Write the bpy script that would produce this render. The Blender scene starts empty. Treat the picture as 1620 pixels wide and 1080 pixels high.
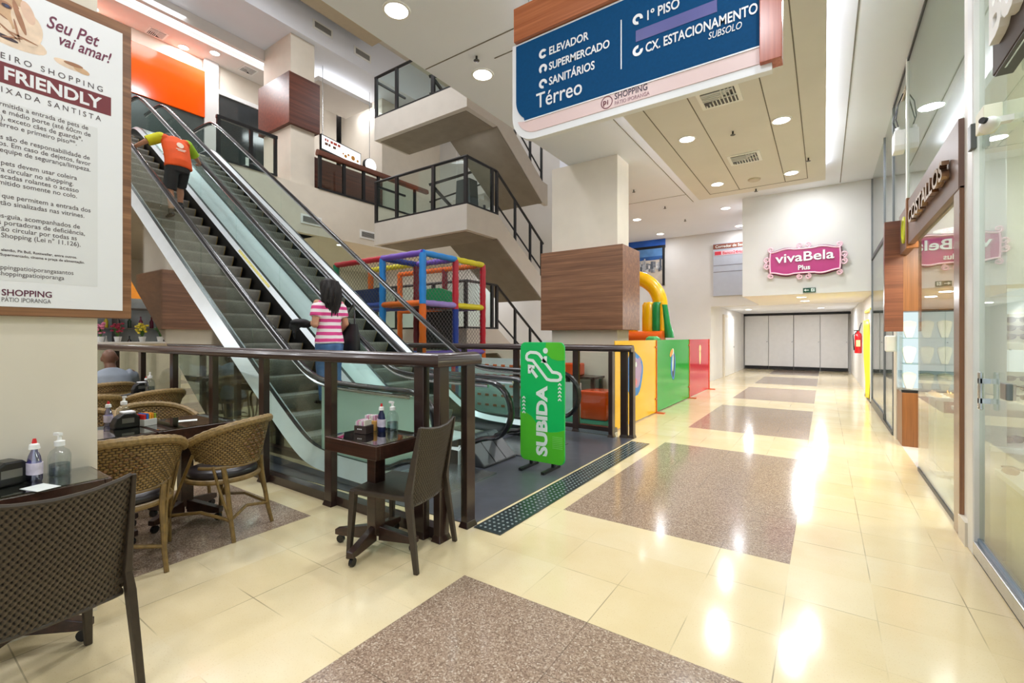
import bpy, bmesh, math, random
from mathutils import Vector, Matrix
S = bpy.context.scene
COL = S.collection
PI = math.pi
RND = random.Random(11)

# ------------------------------------------------------------------ helpers
def lin(c):
    out = []
    for v in c[:3]:
        v = v / 255.0
        out.append(v / 12.92 if v <= 0.04045 else ((v + 0.055) / 1.055) ** 2.4)
    return (out[0], out[1], out[2], 1.0)

class NT:
    """small node helper"""
    def __init__(self, name):
        self.m = bpy.data.materials.new(name)
        self.m.use_nodes = True
        self.t = self.m.node_tree
        self.t.nodes.clear()
        self.out = self.t.nodes.new('ShaderNodeOutputMaterial')
    def n(self, kind, **kw):
        nd = self.t.nodes.new(kind)
        for k, v in kw.items():
            setattr(nd, k, v)
        return nd
    def l(self, a, b):
        self.t.links.new(a, b)
    def val(self, sock, v):
        if hasattr(v, 'is_output'):
            self.l(v, sock)
        else:
            sock.default_value = v
    def math(self, op, a, b=None, c=None):
        nd = self.n('ShaderNodeMath', operation=op)
        self.val(nd.inputs[0], a)
        if b is not None: self.val(nd.inputs[1], b)
        if c is not None: self.val(nd.inputs[2], c)
        return nd.outputs[0]
    def mix(self, fac, a, b):
        nd = self.n('ShaderNodeMix', data_type='RGBA')
        self.val(nd.inputs[0], fac); self.val(nd.inputs[6], a); self.val(nd.inputs[7], b)
        return nd.outputs[2]
    def coords(self, kind='Object'):
        return self.n('ShaderNodeTexCoord').outputs[kind]
    def pos(self):
        return self.n('ShaderNodeNewGeometry').outputs['Position']
    def sep(self, v):
        nd = self.n('ShaderNodeSeparateXYZ'); self.l(v, nd.inputs[0]); return nd.outputs
    def mapping(self, v, scale=(1, 1, 1), rot=(0, 0, 0)):
        nd = self.n('ShaderNodeMapping'); self.l(v, nd.inputs[0])
        nd.inputs['Scale'].default_value = scale; nd.inputs['Rotation'].default_value = rot
        return nd.outputs[0]
    def noise(self, v, scale, detail=2.0, rough=0.5):
        nd = self.n('ShaderNodeTexNoise')
        if v is not None: self.l(v, nd.inputs['Vector'])
        nd.inputs['Scale'].default_value = scale; nd.inputs['Detail'].default_value = detail
        nd.inputs['Roughness'].default_value = rough
        return nd.outputs[0]
    def ramp(self, f, stops):
        nd = self.n('ShaderNodeValToRGB'); self.l(f, nd.inputs[0])
        cr = nd.color_ramp
        while len(cr.elements) < len(stops): cr.elements.new(0.5)
        for e, (p, c) in zip(cr.elements, stops):
            e.position = p; e.color = c
        return nd.outputs[0]
    def bsdf(self, col, rough=0.5, metal=0.0, spec=0.5, coat=0.0, bump=None, bs=0.2, trans=0.0):
        b = self.n('ShaderNodeBsdfPrincipled')
        self.val(b.inputs['Base Color'], col); self.val(b.inputs['Roughness'], rough)
        self.val(b.inputs['Metallic'], metal)
        b.inputs['Specular IOR Level'].default_value = spec
        b.inputs['Coat Weight'].default_value = coat
        b.inputs['Coat Roughness'].default_value = 0.08
        b.inputs['Transmission Weight'].default_value = trans
        if bump is not None:
            nd = self.n('ShaderNodeBump'); nd.inputs['Strength'].default_value = bs
            nd.inputs['Distance'].default_value = 0.01
            self.l(bump, nd.inputs['Height']); self.l(nd.outputs[0], b.inputs['Normal'])
        return b
    def done(self, sh):
        self.l(sh.outputs[0] if hasattr(sh, 'outputs') else sh, self.out.inputs[0]); return self.m

MATS = {}
def M(name, col, rough=0.5, metal=0.0, spec=0.5, coat=0.0, var=0.06, scale=6.0, bs=0.0):
    if name in MATS: return MATS[name]
    t = NT(name)
    c = lin(col)
    v = t.coords()
    f = t.noise(v, scale, 3)
    lo = tuple(x * (1 - var) for x in c[:3]) + (1,)
    hi = tuple(min(1, x * (1 + var)) for x in c[:3]) + (1,)
    cc = t.ramp(f, [(0.3, lo), (0.7, hi)])
    b = t.bsdf(cc, rough, metal, spec, coat, f if bs else None, bs)
    MATS[name] = t.done(b); return MATS[name]

def EM(name, col, st):
    if name in MATS: return MATS[name]
    t = NT(name); e = t.n('ShaderNodeEmission')
    e.inputs[0].default_value = lin(col); e.inputs[1].default_value = st
    MATS[name] = t.done(e); return MATS[name]

def WOOD(name, dark, light, axis=0, scale=1.0, rough=0.35, coat=0.0, fine=1.0):
    if name in MATS: return MATS[name]
    t = NT(name)
    sc = [17.0 * scale] * 3; sc[axis] = 0.55 * scale
    v = t.mapping(t.pos(), tuple(sc))
    a = t.noise(v, 1.0, 5, 0.62)
    sc2 = [80.0 * scale] * 3; sc2[axis] = 1.6 * scale
    b = t.noise(t.mapping(t.pos(), tuple(sc2)), 1.0, 3, 0.6)
    f = t.math('ADD', t.math('MULTIPLY', a, 0.62), t.math('MULTIPLY', b, 0.38 * fine))
    col = t.ramp(f, [(0.30, lin(dark)), (0.50, lin(tuple((p + q) / 2 for p, q in zip(dark, light)))), (0.66, lin(light))])
    MATS[name] = t.done(t.bsdf(col, rough, 0, 0.5, coat)); return MATS[name]

def GLASS(name, tint=(225, 238, 233), k=1.0, rough=0.0, base=0.0):
    if name in MATS: return MATS[name]
    t = NT(name)
    tr = t.n('ShaderNodeBsdfTransparent'); tr.inputs[0].default_value = lin(tint)
    gl = t.n('ShaderNodeBsdfGlossy'); gl.inputs['Roughness'].default_value = rough
    lw = t.n('ShaderNodeLayerWeight'); lw.inputs[0].default_value = 0.5      # Schlick reflectance, same on both faces
    fr = t.math('MULTIPLY_ADD', t.math('POWER', lw.outputs['Facing'], 5.0), 0.96, 0.04)
    fac = t.math('MINIMUM', t.math('ADD', t.math('MULTIPLY', fr, k * 0.7), base), 1.0)
    mx = t.n('ShaderNodeMixShader'); t.l(fac, mx.inputs[0]); t.l(tr.outputs[0], mx.inputs[1]); t.l(gl.outputs[0], mx.inputs[2])
    MATS[name] = t.done(mx); return MATS[name]

class MB:
    def __init__(s):
        s.v = []; s.f = []; s.uv = None
    def add(s, vs, fs):
        o = len(s.v); s.v += [Vector(p) for p in vs]; s.f += [tuple(i + o for i in f) for f in fs]; return s
    def box(s, x0, y0, z0, x1, y1, z1):
        p = [(x0, y0, z0), (x1, y0, z0), (x1, y1, z0), (x0, y1, z0), (x0, y0, z1), (x1, y0, z1), (x1, y1, z1), (x0, y1, z1)]
        return s.add(p, [(0, 3, 2, 1), (4, 5, 6, 7), (0, 1, 5, 4), (1, 2, 6, 5), (2, 3, 7, 6), (3, 0, 4, 7)])
    def cbox(s, c, d):
        return s.box(c[0] - d[0] / 2, c[1] - d[1] / 2, c[2] - d[2] / 2, c[0] + d[0] / 2, c[1] + d[1] / 2, c[2] + d[2] / 2)
    def beam(s, p0, p1, w, h, up=(0, 0, 1)):
        p0 = Vector(p0); p1 = Vector(p1); d = (p1 - p0).normalized(); up = Vector(up)
        a = d.cross(up)
        if a.length < 1e-4: a = d.cross(Vector((0, 1, 0)))
        a.normalize(); b = a.cross(d).normalized()
        q = []
        for p in (p0, p1):
            for i, j in ((-1, -1), (1, -1), (1, 1), (-1, 1)):
                q.append(p + a * (i * w / 2) + b * (j * h / 2))
        return s.add(q, [(0, 1, 2, 3), (7, 6, 5, 4), (0, 4, 5, 1), (1, 5, 6, 2), (2, 6, 7, 3), (3, 7, 4, 0)])
    def poly(s, pts):
        return s.add(pts, [tuple(range(len(pts)))])
    def prism(s, pts, vec):
        vec = Vector(vec); a = [Vector(p) for p in pts]; n = len(a)
        fs = [tuple(range(n)), tuple(range(2 * n - 1, n - 1, -1))]
        fs += [(i, i + n, (i + 1) % n + n, (i + 1) % n) for i in range(n)]
        return s.add(a + [p + vec for p in a], fs)
    def loft(s, rings, cap=True, closed=False):
        n = len(rings[0]); vs = [p for r in rings for p in r]; fs = []
        m = len(rings)
        for i in range(m if closed else m - 1):
            i2 = (i + 1) % m
            for j in range(n):
                k = (j + 1) % n
                fs.append((i * n + j, i * n + k, i2 * n + k, i2 * n + j))
        if cap and not closed:
            fs.append(tuple(range(n - 1, -1, -1))); fs.append(tuple((m - 1) * n + j for j in range(n)))
        return s.add(vs, fs)
    def tube(s, path, r, n=8, closed=False, flat=None, up=None):
        path = [Vector(p) for p in path]; m = len(path)
        rs = r if isinstance(r, (list, tuple)) else [r] * m
        rings = []; ref = None
        for i in range(m):
            if closed: d = path[(i + 1) % m] - path[i - 1]
            else: d = path[min(i + 1, m - 1)] - path[max(i - 1, 0)]
            if d.length < 1e-9: d = Vector((0, 0, 1))
            d.normalize()
            if ref is None:
                ref = Vector(up) if up else (Vector((0, 0, 1)) if abs(d.z) < 0.9 else Vector((1, 0, 0)))
            a = d.cross(ref)
            if a.length < 1e-5: a = d.orthogonal()
            a.normalize(); b = a.cross(d).normalized()
            if not up: ref = b
            fx, fy = flat if flat else (1, 1)
            rings.append([path[i] + a * (math.cos(2 * PI * j / n) * rs[i] * fx) + b * (math.sin(2 * PI * j / n) * rs[i] * fy) for j in range(n)])
        return s.loft(rings, True, closed)
    def cyl(s, p0, p1, r0, r1=None, n=16):
        return s.tube([p0, p1], [r0, r0 if r1 is None else r1], n)
    def lathe(s, prof, c=(0, 0, 0), n=16):
        c = Vector(c); rings = []
        for r, z in prof:
            rings.append([c + Vector((r * math.cos(2 * PI * j / n), r * math.sin(2 * PI * j / n), z)) for j in range(n)])
        return s.loft(rings)
    def ell(s, c, rad, n=16, m=10, rot=None):
        c = Vector(c); rings = []
        for i in range(1, m):
            a = -PI / 2 + PI * i / m
            ring = []
            for j in range(n):
                p = Vector((rad[0] * math.cos(a) * math.cos(2 * PI * j / n), rad[1] * math.cos(a) * math.sin(2 * PI * j / n), rad[2] * math.sin(a)))
                if rot: p = rot @ p
                ring.append(c + p)
            rings.append(ring)
        return s.loft(rings)
    def grid(s, fn, nu, nv, uv=False, both=0.0):
        o = len(s.v)
        for j in range(nv + 1):
            for i in range(nu + 1):
                s.v.append(Vector(fn(i / nu, j / nv)))
        for j in range(nv):
            for i in range(nu):
                a = o + j * (nu + 1) + i
                s.f.append((a, a + 1, a + nu + 2, a + nu + 1))
        if uv:
            s.uv = (o, nu, nv)
        return s
    def xf(s, mat):
        s.v = [mat @ p for p in s.v]; return s
    def build(s, name, mat, parent=None, smooth=False, bevel=0.0, seg=2, recalc=True, solid=0.0, sub=0, ang=40):
        me = bpy.data.meshes.new(name)
        v = s.v; loc = Vector((0, 0, 0))
        if parent is None and v:
            mn = [min(p[i] for p in v) for i in range(3)]; mx = [max(p[i] for p in v) for i in range(3)]
            loc = Vector(((mn[0] + mx[0]) / 2, (mn[1] + mx[1]) / 2, mn[2]))
            v = [p - loc for p in v]
        me.from_pydata([tuple(p) for p in v], [], s.f)
        if s.uv:
            o, nu, nv = s.uv
            ul = me.uv_layers.new(name='UVMap')
            for lp in me.loops:
                k = lp.vertex_index - o
                ul.data[lp.index].uv = ((k % (nu + 1)) / nu, (k // (nu + 1)) / nv)
        if recalc:
            bm = bmesh.new(); bm.from_mesh(me)
            bmesh.ops.recalc_face_normals(bm, faces=bm.faces); bm.to_mesh(me); bm.free()
        if smooth:
            for p in me.polygons: p.use_smooth = True
            try: me.set_sharp_from_angle(angle=math.radians(ang))
            except Exception: pass
        me.materials.append(mat)
        o = bpy.data.objects.new(name, me); COL.objects.link(o)
        if parent is not None:
            o.parent = parent
            if parent.get('_w'): o.matrix_parent_inverse = Matrix.Translation(parent.location).inverted()
        else:
            o.location = loc
        if solid:
            md = o.modifiers.new('Solidify', 'SOLIDIFY'); md.thickness = solid; md.offset = 0
        if bevel:
            md = o.modifiers.new('Bevel', 'BEVEL'); md.width = bevel; md.segments = seg; md.limit_method = 'ANGLE'
            md.angle_limit = math.radians(40)
        if sub:
            md = o.modifiers.new('Subsurf', 'SUBSURF'); md.levels = sub; md.render_levels = sub
        return o

def tag(o, label, cat, group=None, kind=None):
    o['label'] = label; o['category'] = cat
    if group: o['group'] = group
    if kind: o['kind'] = kind
    return o

def thing(name, label, cat, loc=(0, 0, 0), rotz=0.0, group=None, world=False):
    o = bpy.data.objects.new(name, None); COL.objects.link(o)
    o.empty_display_size = 0.1
    o.location = loc; o.rotation_euler = (0, 0, rotz)
    if world: o['_w'] = 1
    return tag(o, label, cat, group)

def struct(o):
    o['kind'] = 'structure'; return o

def dup(root, loc, rotz, label, group=None):
    r = root.copy(); COL.objects.link(r); r.location = loc; r.rotation_euler = (0, 0, rotz)
    r['label'] = label
    if group: r['group'] = group
    for ch in list(root.children):
        c = ch.copy(); COL.objects.link(c); c.parent = r
        for g in list(ch.children):
            d = g.copy(); COL.objects.link(d); d.parent = c
    return r

def text_mesh(s, size, extrude=0.001, align='LEFT', shear=0.0, bold=0.0, space=1.0, sx=1.0):
    cu = bpy.data.curves.new('t', 'FONT'); cu.body = s; cu.size = size; cu.extrude = extrude
    cu.align_x = align; cu.shear = shear; cu.offset = bold; cu.space_character = space
    cu.resolution_u = 3
    ob = bpy.data.objects.new('t', cu); COL.objects.link(ob)
    dg = bpy.context.evaluated_depsgraph_get(); dg.update()
    me = bpy.data.meshes.new_from_object(ob.evaluated_get(dg))
    vs = [Vector((v.co.x * sx, v.co.y, v.co.z)) for v in me.vertices]; fs = [tuple(p.vertices) for p in me.polygons]
    bpy.data.objects.remove(ob); bpy.data.curves.remove(cu); bpy.data.meshes.remove(me)
    return vs, fs

def frame(o, xd, yd):
    xd = Vector(xd).normalized(); yd = Vector(yd).normalized(); zd = xd.cross(yd)
    m = Matrix(((xd.x, yd.x, zd.x, o[0]), (xd.y, yd.y, zd.y, o[1]), (xd.z, yd.z, zd.z, o[2]), (0, 0, 0, 1)))
    return m

class TX(MB):
    """collects lettering of one colour on one plane"""
    def t(s, txt, o, xd, yd, size, **kw):
        vs, fs = text_mesh(txt, size, **kw)
        m = frame(o, xd, yd)
        s.add([m @ p for p in vs], fs); return s

def arc(cx, cy, r, a0, a1, n):
    return [(cx + r * math.cos(a0 + (a1 - a0) * i / n), cy + r * math.sin(a0 + (a1 - a0) * i / n)) for i in range(n + 1)]

def rrect(x0, y0, x1, y1, r, n=5):
    p = []
    for cx, cy, a in ((x1 - r, y1 - r, 0), (x0 + r, y1 - r, PI / 2), (x0 + r, y0 + r, PI), (x1 - r, y0 + r, 1.5 * PI)):
        p += arc(cx, cy, r, a, a + PI / 2, n)
    return p

X, Y, Z = Vector((1, 0, 0)), Vector((0, 1, 0)), Vector((0, 0, 1))
# ------------------------------------------------------------------ materials
def floor_mat():
    t = NT('terrazzo_floor'); p = t.pos(); s = t.sep(p)
    u = t.math('DIVIDE', t.math('ADD', s[0], 1.745), 0.3925)
    v = t.math('DIVIDE', t.math('ADD', s[1], -3.28), 0.41)
    fu = t.math('FRACT', u); fv = t.math('FRACT', v)
    du = t.math('ABSOLUTE', t.math('SUBTRACT', fu, 0.5)); dv = t.math('ABSOLUTE', t.math('SUBTRACT', fv, 0.5))
    joint = t.math('GREATER_THAN', t.math('MAXIMUM', du, dv), 0.4935)
    jn = t.math('MULTIPLY', joint, t.math('MINIMUM', t.math('MAXIMUM', t.math('MULTIPLY_ADD', t.noise(p, 1.7, 2), 3.0, -1.3), 0.0), 0.55))
    mu = t.math('FLOORED_MODULO', u, 8.0); mv = t.math('FLOORED_MODULO', v, 10.0)
    rect = t.math('MULTIPLY', t.math('LESS_THAN', mu, 4.0), t.math('LESS_THAN', mv, 7.0))
    wn = t.n('ShaderNodeTexWhiteNoise', noise_dimensions='2D')
    cmb = t.n('ShaderNodeCombineXYZ'); t.l(t.math('FLOOR', u), cmb.inputs[0]); t.l(t.math('FLOOR', v), cmb.inputs[1]); t.l(cmb.outputs[0], wn.inputs[0])
    patch = t.noise(p, 2.2, 4, 0.6)
    speck = t.noise(p, 130.0, 2, 0.7)
    vo = t.n('ShaderNodeTexVoronoi'); t.l(p, vo.inputs['Vector']); vo.inputs['Scale'].default_value = 150.0
    vs = t.sep(vo.outputs['Color'])[0]
    f1 = t.math('ADD', t.math('MULTIPLY', patch, 0.7), t.math('MULTIPLY', wn.outputs[0], 0.22))
    cream = t.ramp(f1, [(0.2, lin((222, 201, 155))), (0.5, lin((229, 211, 171))), (0.8, lin((233, 220, 188)))])
    cream = t.mix(t.math('MULTIPLY', t.math('LESS_THAN', speck, 0.36), 0.35), cream, lin((196, 164, 112)))
    brown = t.ramp(t.math('ADD', t.math('MULTIPLY', vs, 0.8), t.math('MULTIPLY', speck, 0.3)), [(0.15, lin((124, 103, 88))), (0.5, lin((155, 132, 114))), (0.8, lin((172, 150, 130))), (0.97, lin((204, 188, 170)))])
    col = t.mix(rect, cream, brown)
    col = t.mix(jn, col, lin((70, 58, 45)))
    ro = t.math('MULTIPLY_ADD', t.noise(p, 5.0, 3), 0.09, 0.085)
    b = t.bsdf(col, ro, 0, 0.62, 0.0)
    wav = t.noise(p, 3.0, 2)
    bp = t.n('ShaderNodeBump'); bp.inputs['Strength'].default_value = 0.03; bp.inputs['Distance'].default_value = 0.02
    t.l(wav, bp.inputs['Height']); t.l(bp.outputs[0], b.inputs['Normal'])
    return t.done(b)

FLOOR = floor_mat()
WALLW = M('painted_wall', (222, 220, 217), 0.75, var=0.02, scale=2.0)
WALLC = M('cream_wall', (222, 213, 198), 0.7, var=0.03, scale=3.0, bs=0.05)
CEILW = M('ceiling_paint', (234, 237, 246), 0.8, var=0.015, scale=1.0)
PANELC = M('ceiling_panel_paint', (226, 222, 218), 0.8, var=0.02, scale=2.0)
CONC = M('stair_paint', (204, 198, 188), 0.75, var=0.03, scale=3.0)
SOFF = M('shaded_concrete', (140, 131, 116), 0.85, var=0.08, scale=3.0)  # concrete grey, darkened for the blocked light under the stairs
TAN = M('tan_soffit', (196, 180, 152), 0.8, var=0.03)
WALNUT = WOOD('walnut_board', (92, 58, 38), (164, 118, 84), 1, 0.9, 0.32)
WALNUTX = WOOD('walnut_board_x', (92, 58, 38), (160, 114, 82), 0, 0.9, 0.36)
REDWOOD = WOOD('red_walnut', (62, 30, 22), (116, 64, 46), 1, 0.7, 0.34)
ORWOOD = WOOD('orange_wood', (150, 78, 42), (204, 128, 84), 0, 1.0, 0.3)
OAK = WOOD('honey_wood', (104, 64, 30), (152, 100, 54), 2, 1.1, 0.35)
RAILB = M('brown_rail', (48, 30, 27), 0.28, coat=0.35, var=0.1)
TABLEW = WOOD('table_wood', (34, 19, 15), (72, 44, 35), 0, 1.2, 0.3, 0.3)
BLACK = M('black_metal', (26, 26, 28), 0.35, 0.2)
BLACKP = M('black_plastic', (20, 20, 22), 0.28)
RUBBER = M('black_rubber', (16, 16, 19), 0.22)
STEEL = M('brushed_steel', (196, 200, 204), 0.25, 1.0, var=0.05, scale=20)
ALU = M('aluminium', (220, 220, 219), 0.45, 0.25, var=0.03)
DECK = M('deck_metal', (222, 229, 233), 0.3, 0.15, var=0.03)
MIRROR = M('mirror_cladding', (188, 190, 188), 0.04, 1.0, var=0.02)
WHITE = M('white_plastic', (240, 240, 238), 0.35, var=0.02)
WHITEM = M('white_laminate', (235, 235, 236), 0.3, var=0.02)
GLS = GLASS('clear_glass', (243, 249, 246))
GLSF = GLASS('shopfront_glass', (240, 247, 240), 1.5, 0.0, 0.02)
GLSG = GLASS('escalator_glass', (241, 249, 247), 1.0)
GLSTOP = GLASS('table_glass', (232, 238, 235), 2.4, 0.0, 0.12)
GLSB = GLASS('bottle_plastic', (244, 247, 248), 1.0, 0.05, 0.06)
def frost():
    t = NT('frosted_glass'); b = t.bsdf(lin((214, 234, 226)), .3); tl = t.n('ShaderNodeBsdfTranslucent'); tl.inputs[0].default_value = lin((222, 240, 232))
    mx = t.n('ShaderNodeMixShader'); mx.inputs[0].default_value = .45; t.l(b.outputs[0], mx.inputs[1]); t.l(tl.outputs[0], mx.inputs[2]); return t.done(mx)
FROST = frost()
LAMP = EM('lamp_glow', (255, 250, 242), 9.0)
COVE = EM('cove_glow', (250, 250, 255), 7.0)
SOFT = EM('display_glow', (240, 250, 248), .85)
NEON = EM('lit_sign_face', (255, 255, 255), 1.15)
DARKG = M('dark_shop', (44, 44, 46), 0.5)

# ------------------------------------------------------------------ setting
def slab(name, x0, y0, z0, x1, y1, z1, mat, kind=True):
    o = MB().box(x0, y0, z0, x1, y1, z1).build(name, mat)
    return struct(o) if kind else o

XW = 0.82      # corridor right-hand shopfront line
slab('floor', -24, -8, -0.3, 7, 27, 0, FLOOR)
ZC = 4.68
# corridor ceiling: one outline, edge over the atrium
b = MB().prism([(-4.04, -5, ZC), (XW + 5.5, -5, ZC), (XW + 5.5, 15.4, ZC), (-6.2, 15.4, ZC), (-4.5, 8.3, ZC), (-4.04, 8.2, ZC)], (0, 0, 1.4))
struct(b.build('ceiling', CEILW))
# fine shadow joints of the ceiling boards
b = MB()
for (x0, y0, x1, y1) in ((-4.03, 4.0, -2.3, 4.0), (-2.62, 4.3, -2.62, 11.6), (0.28, 1.0, 0.28, 11.9), (-4.3, 10.9, -2.62, 10.9), (-2.62, 4.3, -3.2, 4.3)):
    b.beam((x0, y0, ZC - 0.001), (x1, y1, ZC - 0.001), 0.014, 0.006)
struct(b.build('trim_1', M('joint_shadow', (120, 114, 104), 0.8)))
# ceiling over the dining side, far left rooms
slab('ceiling_dining', -13.5, -8, ZC, -4.04, 0.5, 6.0, CEILW)
# upper level slab with fascia (double height)
slab('floor_upper', -24, -8, ZC, -13.5, 15.4, 6.2, WALLC)
slab('ceiling_upper', -24, -8, 10.9, -13.5, 15.4, 12.5, CEILW)
slab('ceiling_atrium', -13.5, -8, 12.6, -4.04, 15.4, 12.9, TAN)
slab('trim_fascia', -13.52, -8, 12.2, -13.1, 15.4, 12.6, WALLC)
slab('ceiling_bridge', -13.1, 3.0, 11.6, -9.6, 10.4, 12.6, TAN)
slab('wall_left', -24.3, -8, 0, -24, 15.7, 14, WALLC)
slab('wall_back_left', -24, 15.4, 0, -2.95, 15.7, 13, WALLW)
slab('wall_dining', -24, -8.3, 0, -3.0, -8, 13, WALLC)
slab('wall_upper_right', -4.04, -5, 6.08, -3.9, 15.4, 12.9, WALLC)
# upper left rooms
b = MB().box(-22.0, -8, 6.2, -17.2, 11.8, 10.9)
struct(b.build('wall_upper_shops', WALLC))
struct(MB().box(-17.15, 12.0, 6.2, -14.5, 15.4, 10.9).build('wall_upper_block', WALLC))
struct(MB().box(-24, 15.3, 6.2, -13.5, 15.39, 10.9).build('wall_upper_back', WALLW))
# ground level rooms behind the facade on the left
struct(MB().box(-23.9, 2.0, 0, -19.5, 15.4, ZC).build('wall_ground_shops', WALLC))

# bulkhead over the side passage
ZB = 2.36
struct(MB().box(-1.60, 12.0, ZB, XW + 0.06, 15.4, ZC).build('wall_bulkhead', WALLW))
struct(MB().box(-2.95, 15.4, ZB, XW + 3, 15.7, ZC + 0.2).build('wall_passage_header', WALLW))
struct(MB().box(-3.2, 15.7, 2.42, XW + 3, 23.0, 2.9).build('ceiling_passage', CEILW))
struct(MB().box(-3.2, 15.7, 0, -2.95, 22.6, 2.42).build('wall_passage_left', WALLW))
struct(MB().box(-3.2, 22.6, 0, XW + 3, 22.9, 2.9).build('wall_end', WALLW))
struct(MB().box(XW + 0.05, 12.0, 0, XW + 3, 22.6, ZB + .1).build('wall_passage_right', WALLW))

# downlights -------------------------------------------------------------
NL = [0]
_lamp_me = {}
def light_at(x, y, z, power, size, col=(.955, .98, 1.03), spread=PI, down=True):
    ld = bpy.data.lights.new('lamp_light', 'AREA'); ld.shape = 'DISK'; ld.size = size; ld.energy = power; ld.color = col
    ld.spread = spread
    o = bpy.data.objects.new('lamp_light', ld); COL.objects.link(o); o.location = (x, y, z)
    if not down: o.rotation_euler = (PI, 0, 0)
    return o
def downlight(x, y, z, label, group, power=22, r=0.105, trim=True):
    t = thing('ceiling_downlight', label, 'ceiling light', (x, y, z), group=group)
    if 'l' not in _lamp_me:
        a = MB().lathe([(0.0, -0.008), (0.105, -0.008), (0.105, -0.004), (0.0, -0.004)], n=24).build('lens', LAMP, t)
        q = MB().lathe([(0.105, -0.01), (0.125, -0.01), (0.13, 0.0), (0.105, 0.0)], n=24)
        q.f = [f for f in q.f if len(f) == 4]
        q = q.build('bezel', WHITE, t)
        _lamp_me['l'] = (a.data, q.data)
    else:
        for nm, me in zip(('lens', 'bezel'), _lamp_me['l']):
            o = bpy.data.objects.new(nm, me); COL.objects.link(o); o.parent = t
    t.scale = (r / 0.105,) * 3
    light_at(x, y, z - 0.02, power, r * 1.9)
    return t
# ------------------------------------------------------------------ corridor ceiling furniture
ZP = 4.40
pan = thing('dropped_ceiling_panel', 'long beige lowered ceiling panel with bright edge coves over the corridor', 'ceiling panel', (-1.12, 7.0, ZP), world=True)
MB().box(-2.26, 3.6, ZP, 0.02, 10.55, ZP + 0.13).build('board', PANELC, pan)
b = MB()
for x in (-1.98, -1.42, -0.62, -0.26):
    b.beam((x, 3.7, ZP - 0.001), (x, 10.25, ZP - 0.001), 0.012, 0.006)
b.beam((-1.98, 10.25, ZP - 0.001), (-0.26, 10.25, ZP - 0.001), 0.012, 0.006)
b.build('joint', M('joint_shadow', (120, 114, 104), 0.8), pan)
MB().box(-1.9, 3.9, ZP + 0.13, -0.3, 10.2, ZC).build('hanger_box', WHITE, pan)
for nm, x in (('left', -2.06), ('right', -0.10)):
    MB().box(x - 0.03, 3.7, ZP + 0.135, x + 0.03, 10.4, ZP + 0.15).build('cove_strip', COVE, pan)
    ld = bpy.data.lights.new('cove_light', 'AREA'); ld.shape = 'RECTANGLE'; ld.size = 0.06; ld.size_y = 6.6
    ld.energy = 60 if nm == 'left' else 85; o = bpy.data.objects.new('cove_light', ld); COL.objects.link(o)
    o.location = (x, 7.05, ZP + 0.16); o.rotation_euler = (PI, .9 if nm == 'left' else -.5, 0)

g = 'round lights of the beige ceiling panel'
downlight(-0.49, 7.30, ZP, 'round light near the right edge of the beige ceiling panel, the nearer of that side', g)
downlight(-1.715, 7.19, ZP, 'round light near the left edge of the beige ceiling panel, the nearer of that side', g)
downlight(-0.495, 9.74, ZP, 'round light at the right far corner of the beige ceiling panel', g)
downlight(-1.73, 9.64, ZP, 'round light at the left far corner of the beige ceiling panel', g)
g = 'round lights of the white ceiling'
downlight(-3.54, 3.11, ZC, 'large glowing round ceiling light at the top of the photo, nearest the camera', g, 26, 0.115)
downlight(-3.52, 4.48, ZC, 'glowing round ceiling light with a small grey sprinkler beside it', g, 26, 0.115)
downlight(-4.31, 12.45, ZC, 'round light in the white ceiling just right of the wood-clad column, nearer of two', g, 12)
downlight(-4.3, 14.6, ZC, 'round light in the white ceiling right above the blue poster', g, 9)
downlight(-2.07, 12.63, ZC, 'round light in the white ceiling just past the end of the beige panel', g, 14)
downlight(-2.07, 14.85, ZC, 'round light in the white ceiling half hidden by the white bulkhead wall', g, 9)
downlight(-0.25, 11.2, ZC, 'small round light at the end of the right cove above the pink sign', g, 17)
for (x, y) in ((-3.5, 0.6), (-2.0, 0.5), (-0.6, 0.4), (-2.0, -2.5), (-0.5, -2.5), (0.3, 2.2), (-3.5, -2.0), (0.35, 5.2), (0.4, 8.6)):
    light_at(x, y, ZC - 0.05, 20, 0.25)

def grille(x, y, z, w, label, group):
    t = thing('ceiling_vent', label, 'air vent', (x, y, z), group=group)
    MB().prism([(px, py, -0.012) for px, py in rrect(-w, -w, w, w, 0.01, 2)], (0, 0, 0.012)).build('frame', WHITE, t)
    MB().box(-w * .8, -w * .8, -0.014, w * .8, w * .8, -0.0125).build('duct', BLACK, t)
    b = MB(); n = 9
    for k in range(n):
        q = -w * .8 + (k + .5) * 1.6 * w / n
        if k < n // 2 + 1: b.beam((-w * .8, q, -0.02), (q * -1 if q < 0 else w * .8, q, -0.02), 0.012, 0.02)
        b.beam((q, -w * .8 if q > 0 else -q - w * .2, -0.02), (q, w * .8, -0.02), 0.012, 0.02)
    b.build('louvre', WHITE, t)
    return t
g = 'square vents of the beige ceiling panel'
grille(-1.08, 6.15, ZP, 0.24, 'square slatted air vent in the beige ceiling panel, close under the blue sign', g)
grille(-1.1, 8.5, ZP, 0.24, 'square slatted air vent in the beige ceiling panel, farther one', g)
def sprinkler(x, y, z, label):
    t = thing('ceiling_sprinkler', label, 'sprinkler', (x, y, z), group='fire sprinklers')
    MB().cyl((0, 0, -0.05), (0, 0, 0), 0.012, n=8).build('stem', BLACK, t)
    MB().lathe([(0, -0.06), (0.035, -0.055), (0.035, -0.05), (0, -0.045)], n=10).build('deflector', M('sprinkler_grey', (90, 88, 85), .4, .5), t)
sprinkler(-1.1, 7.3, ZP, 'small dark sprinkler in the beige panel between the two vents')
sprinkler(-1.14, 10.4, ZP, 'small dark sprinkler at the far end of the beige ceiling panel')
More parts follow.
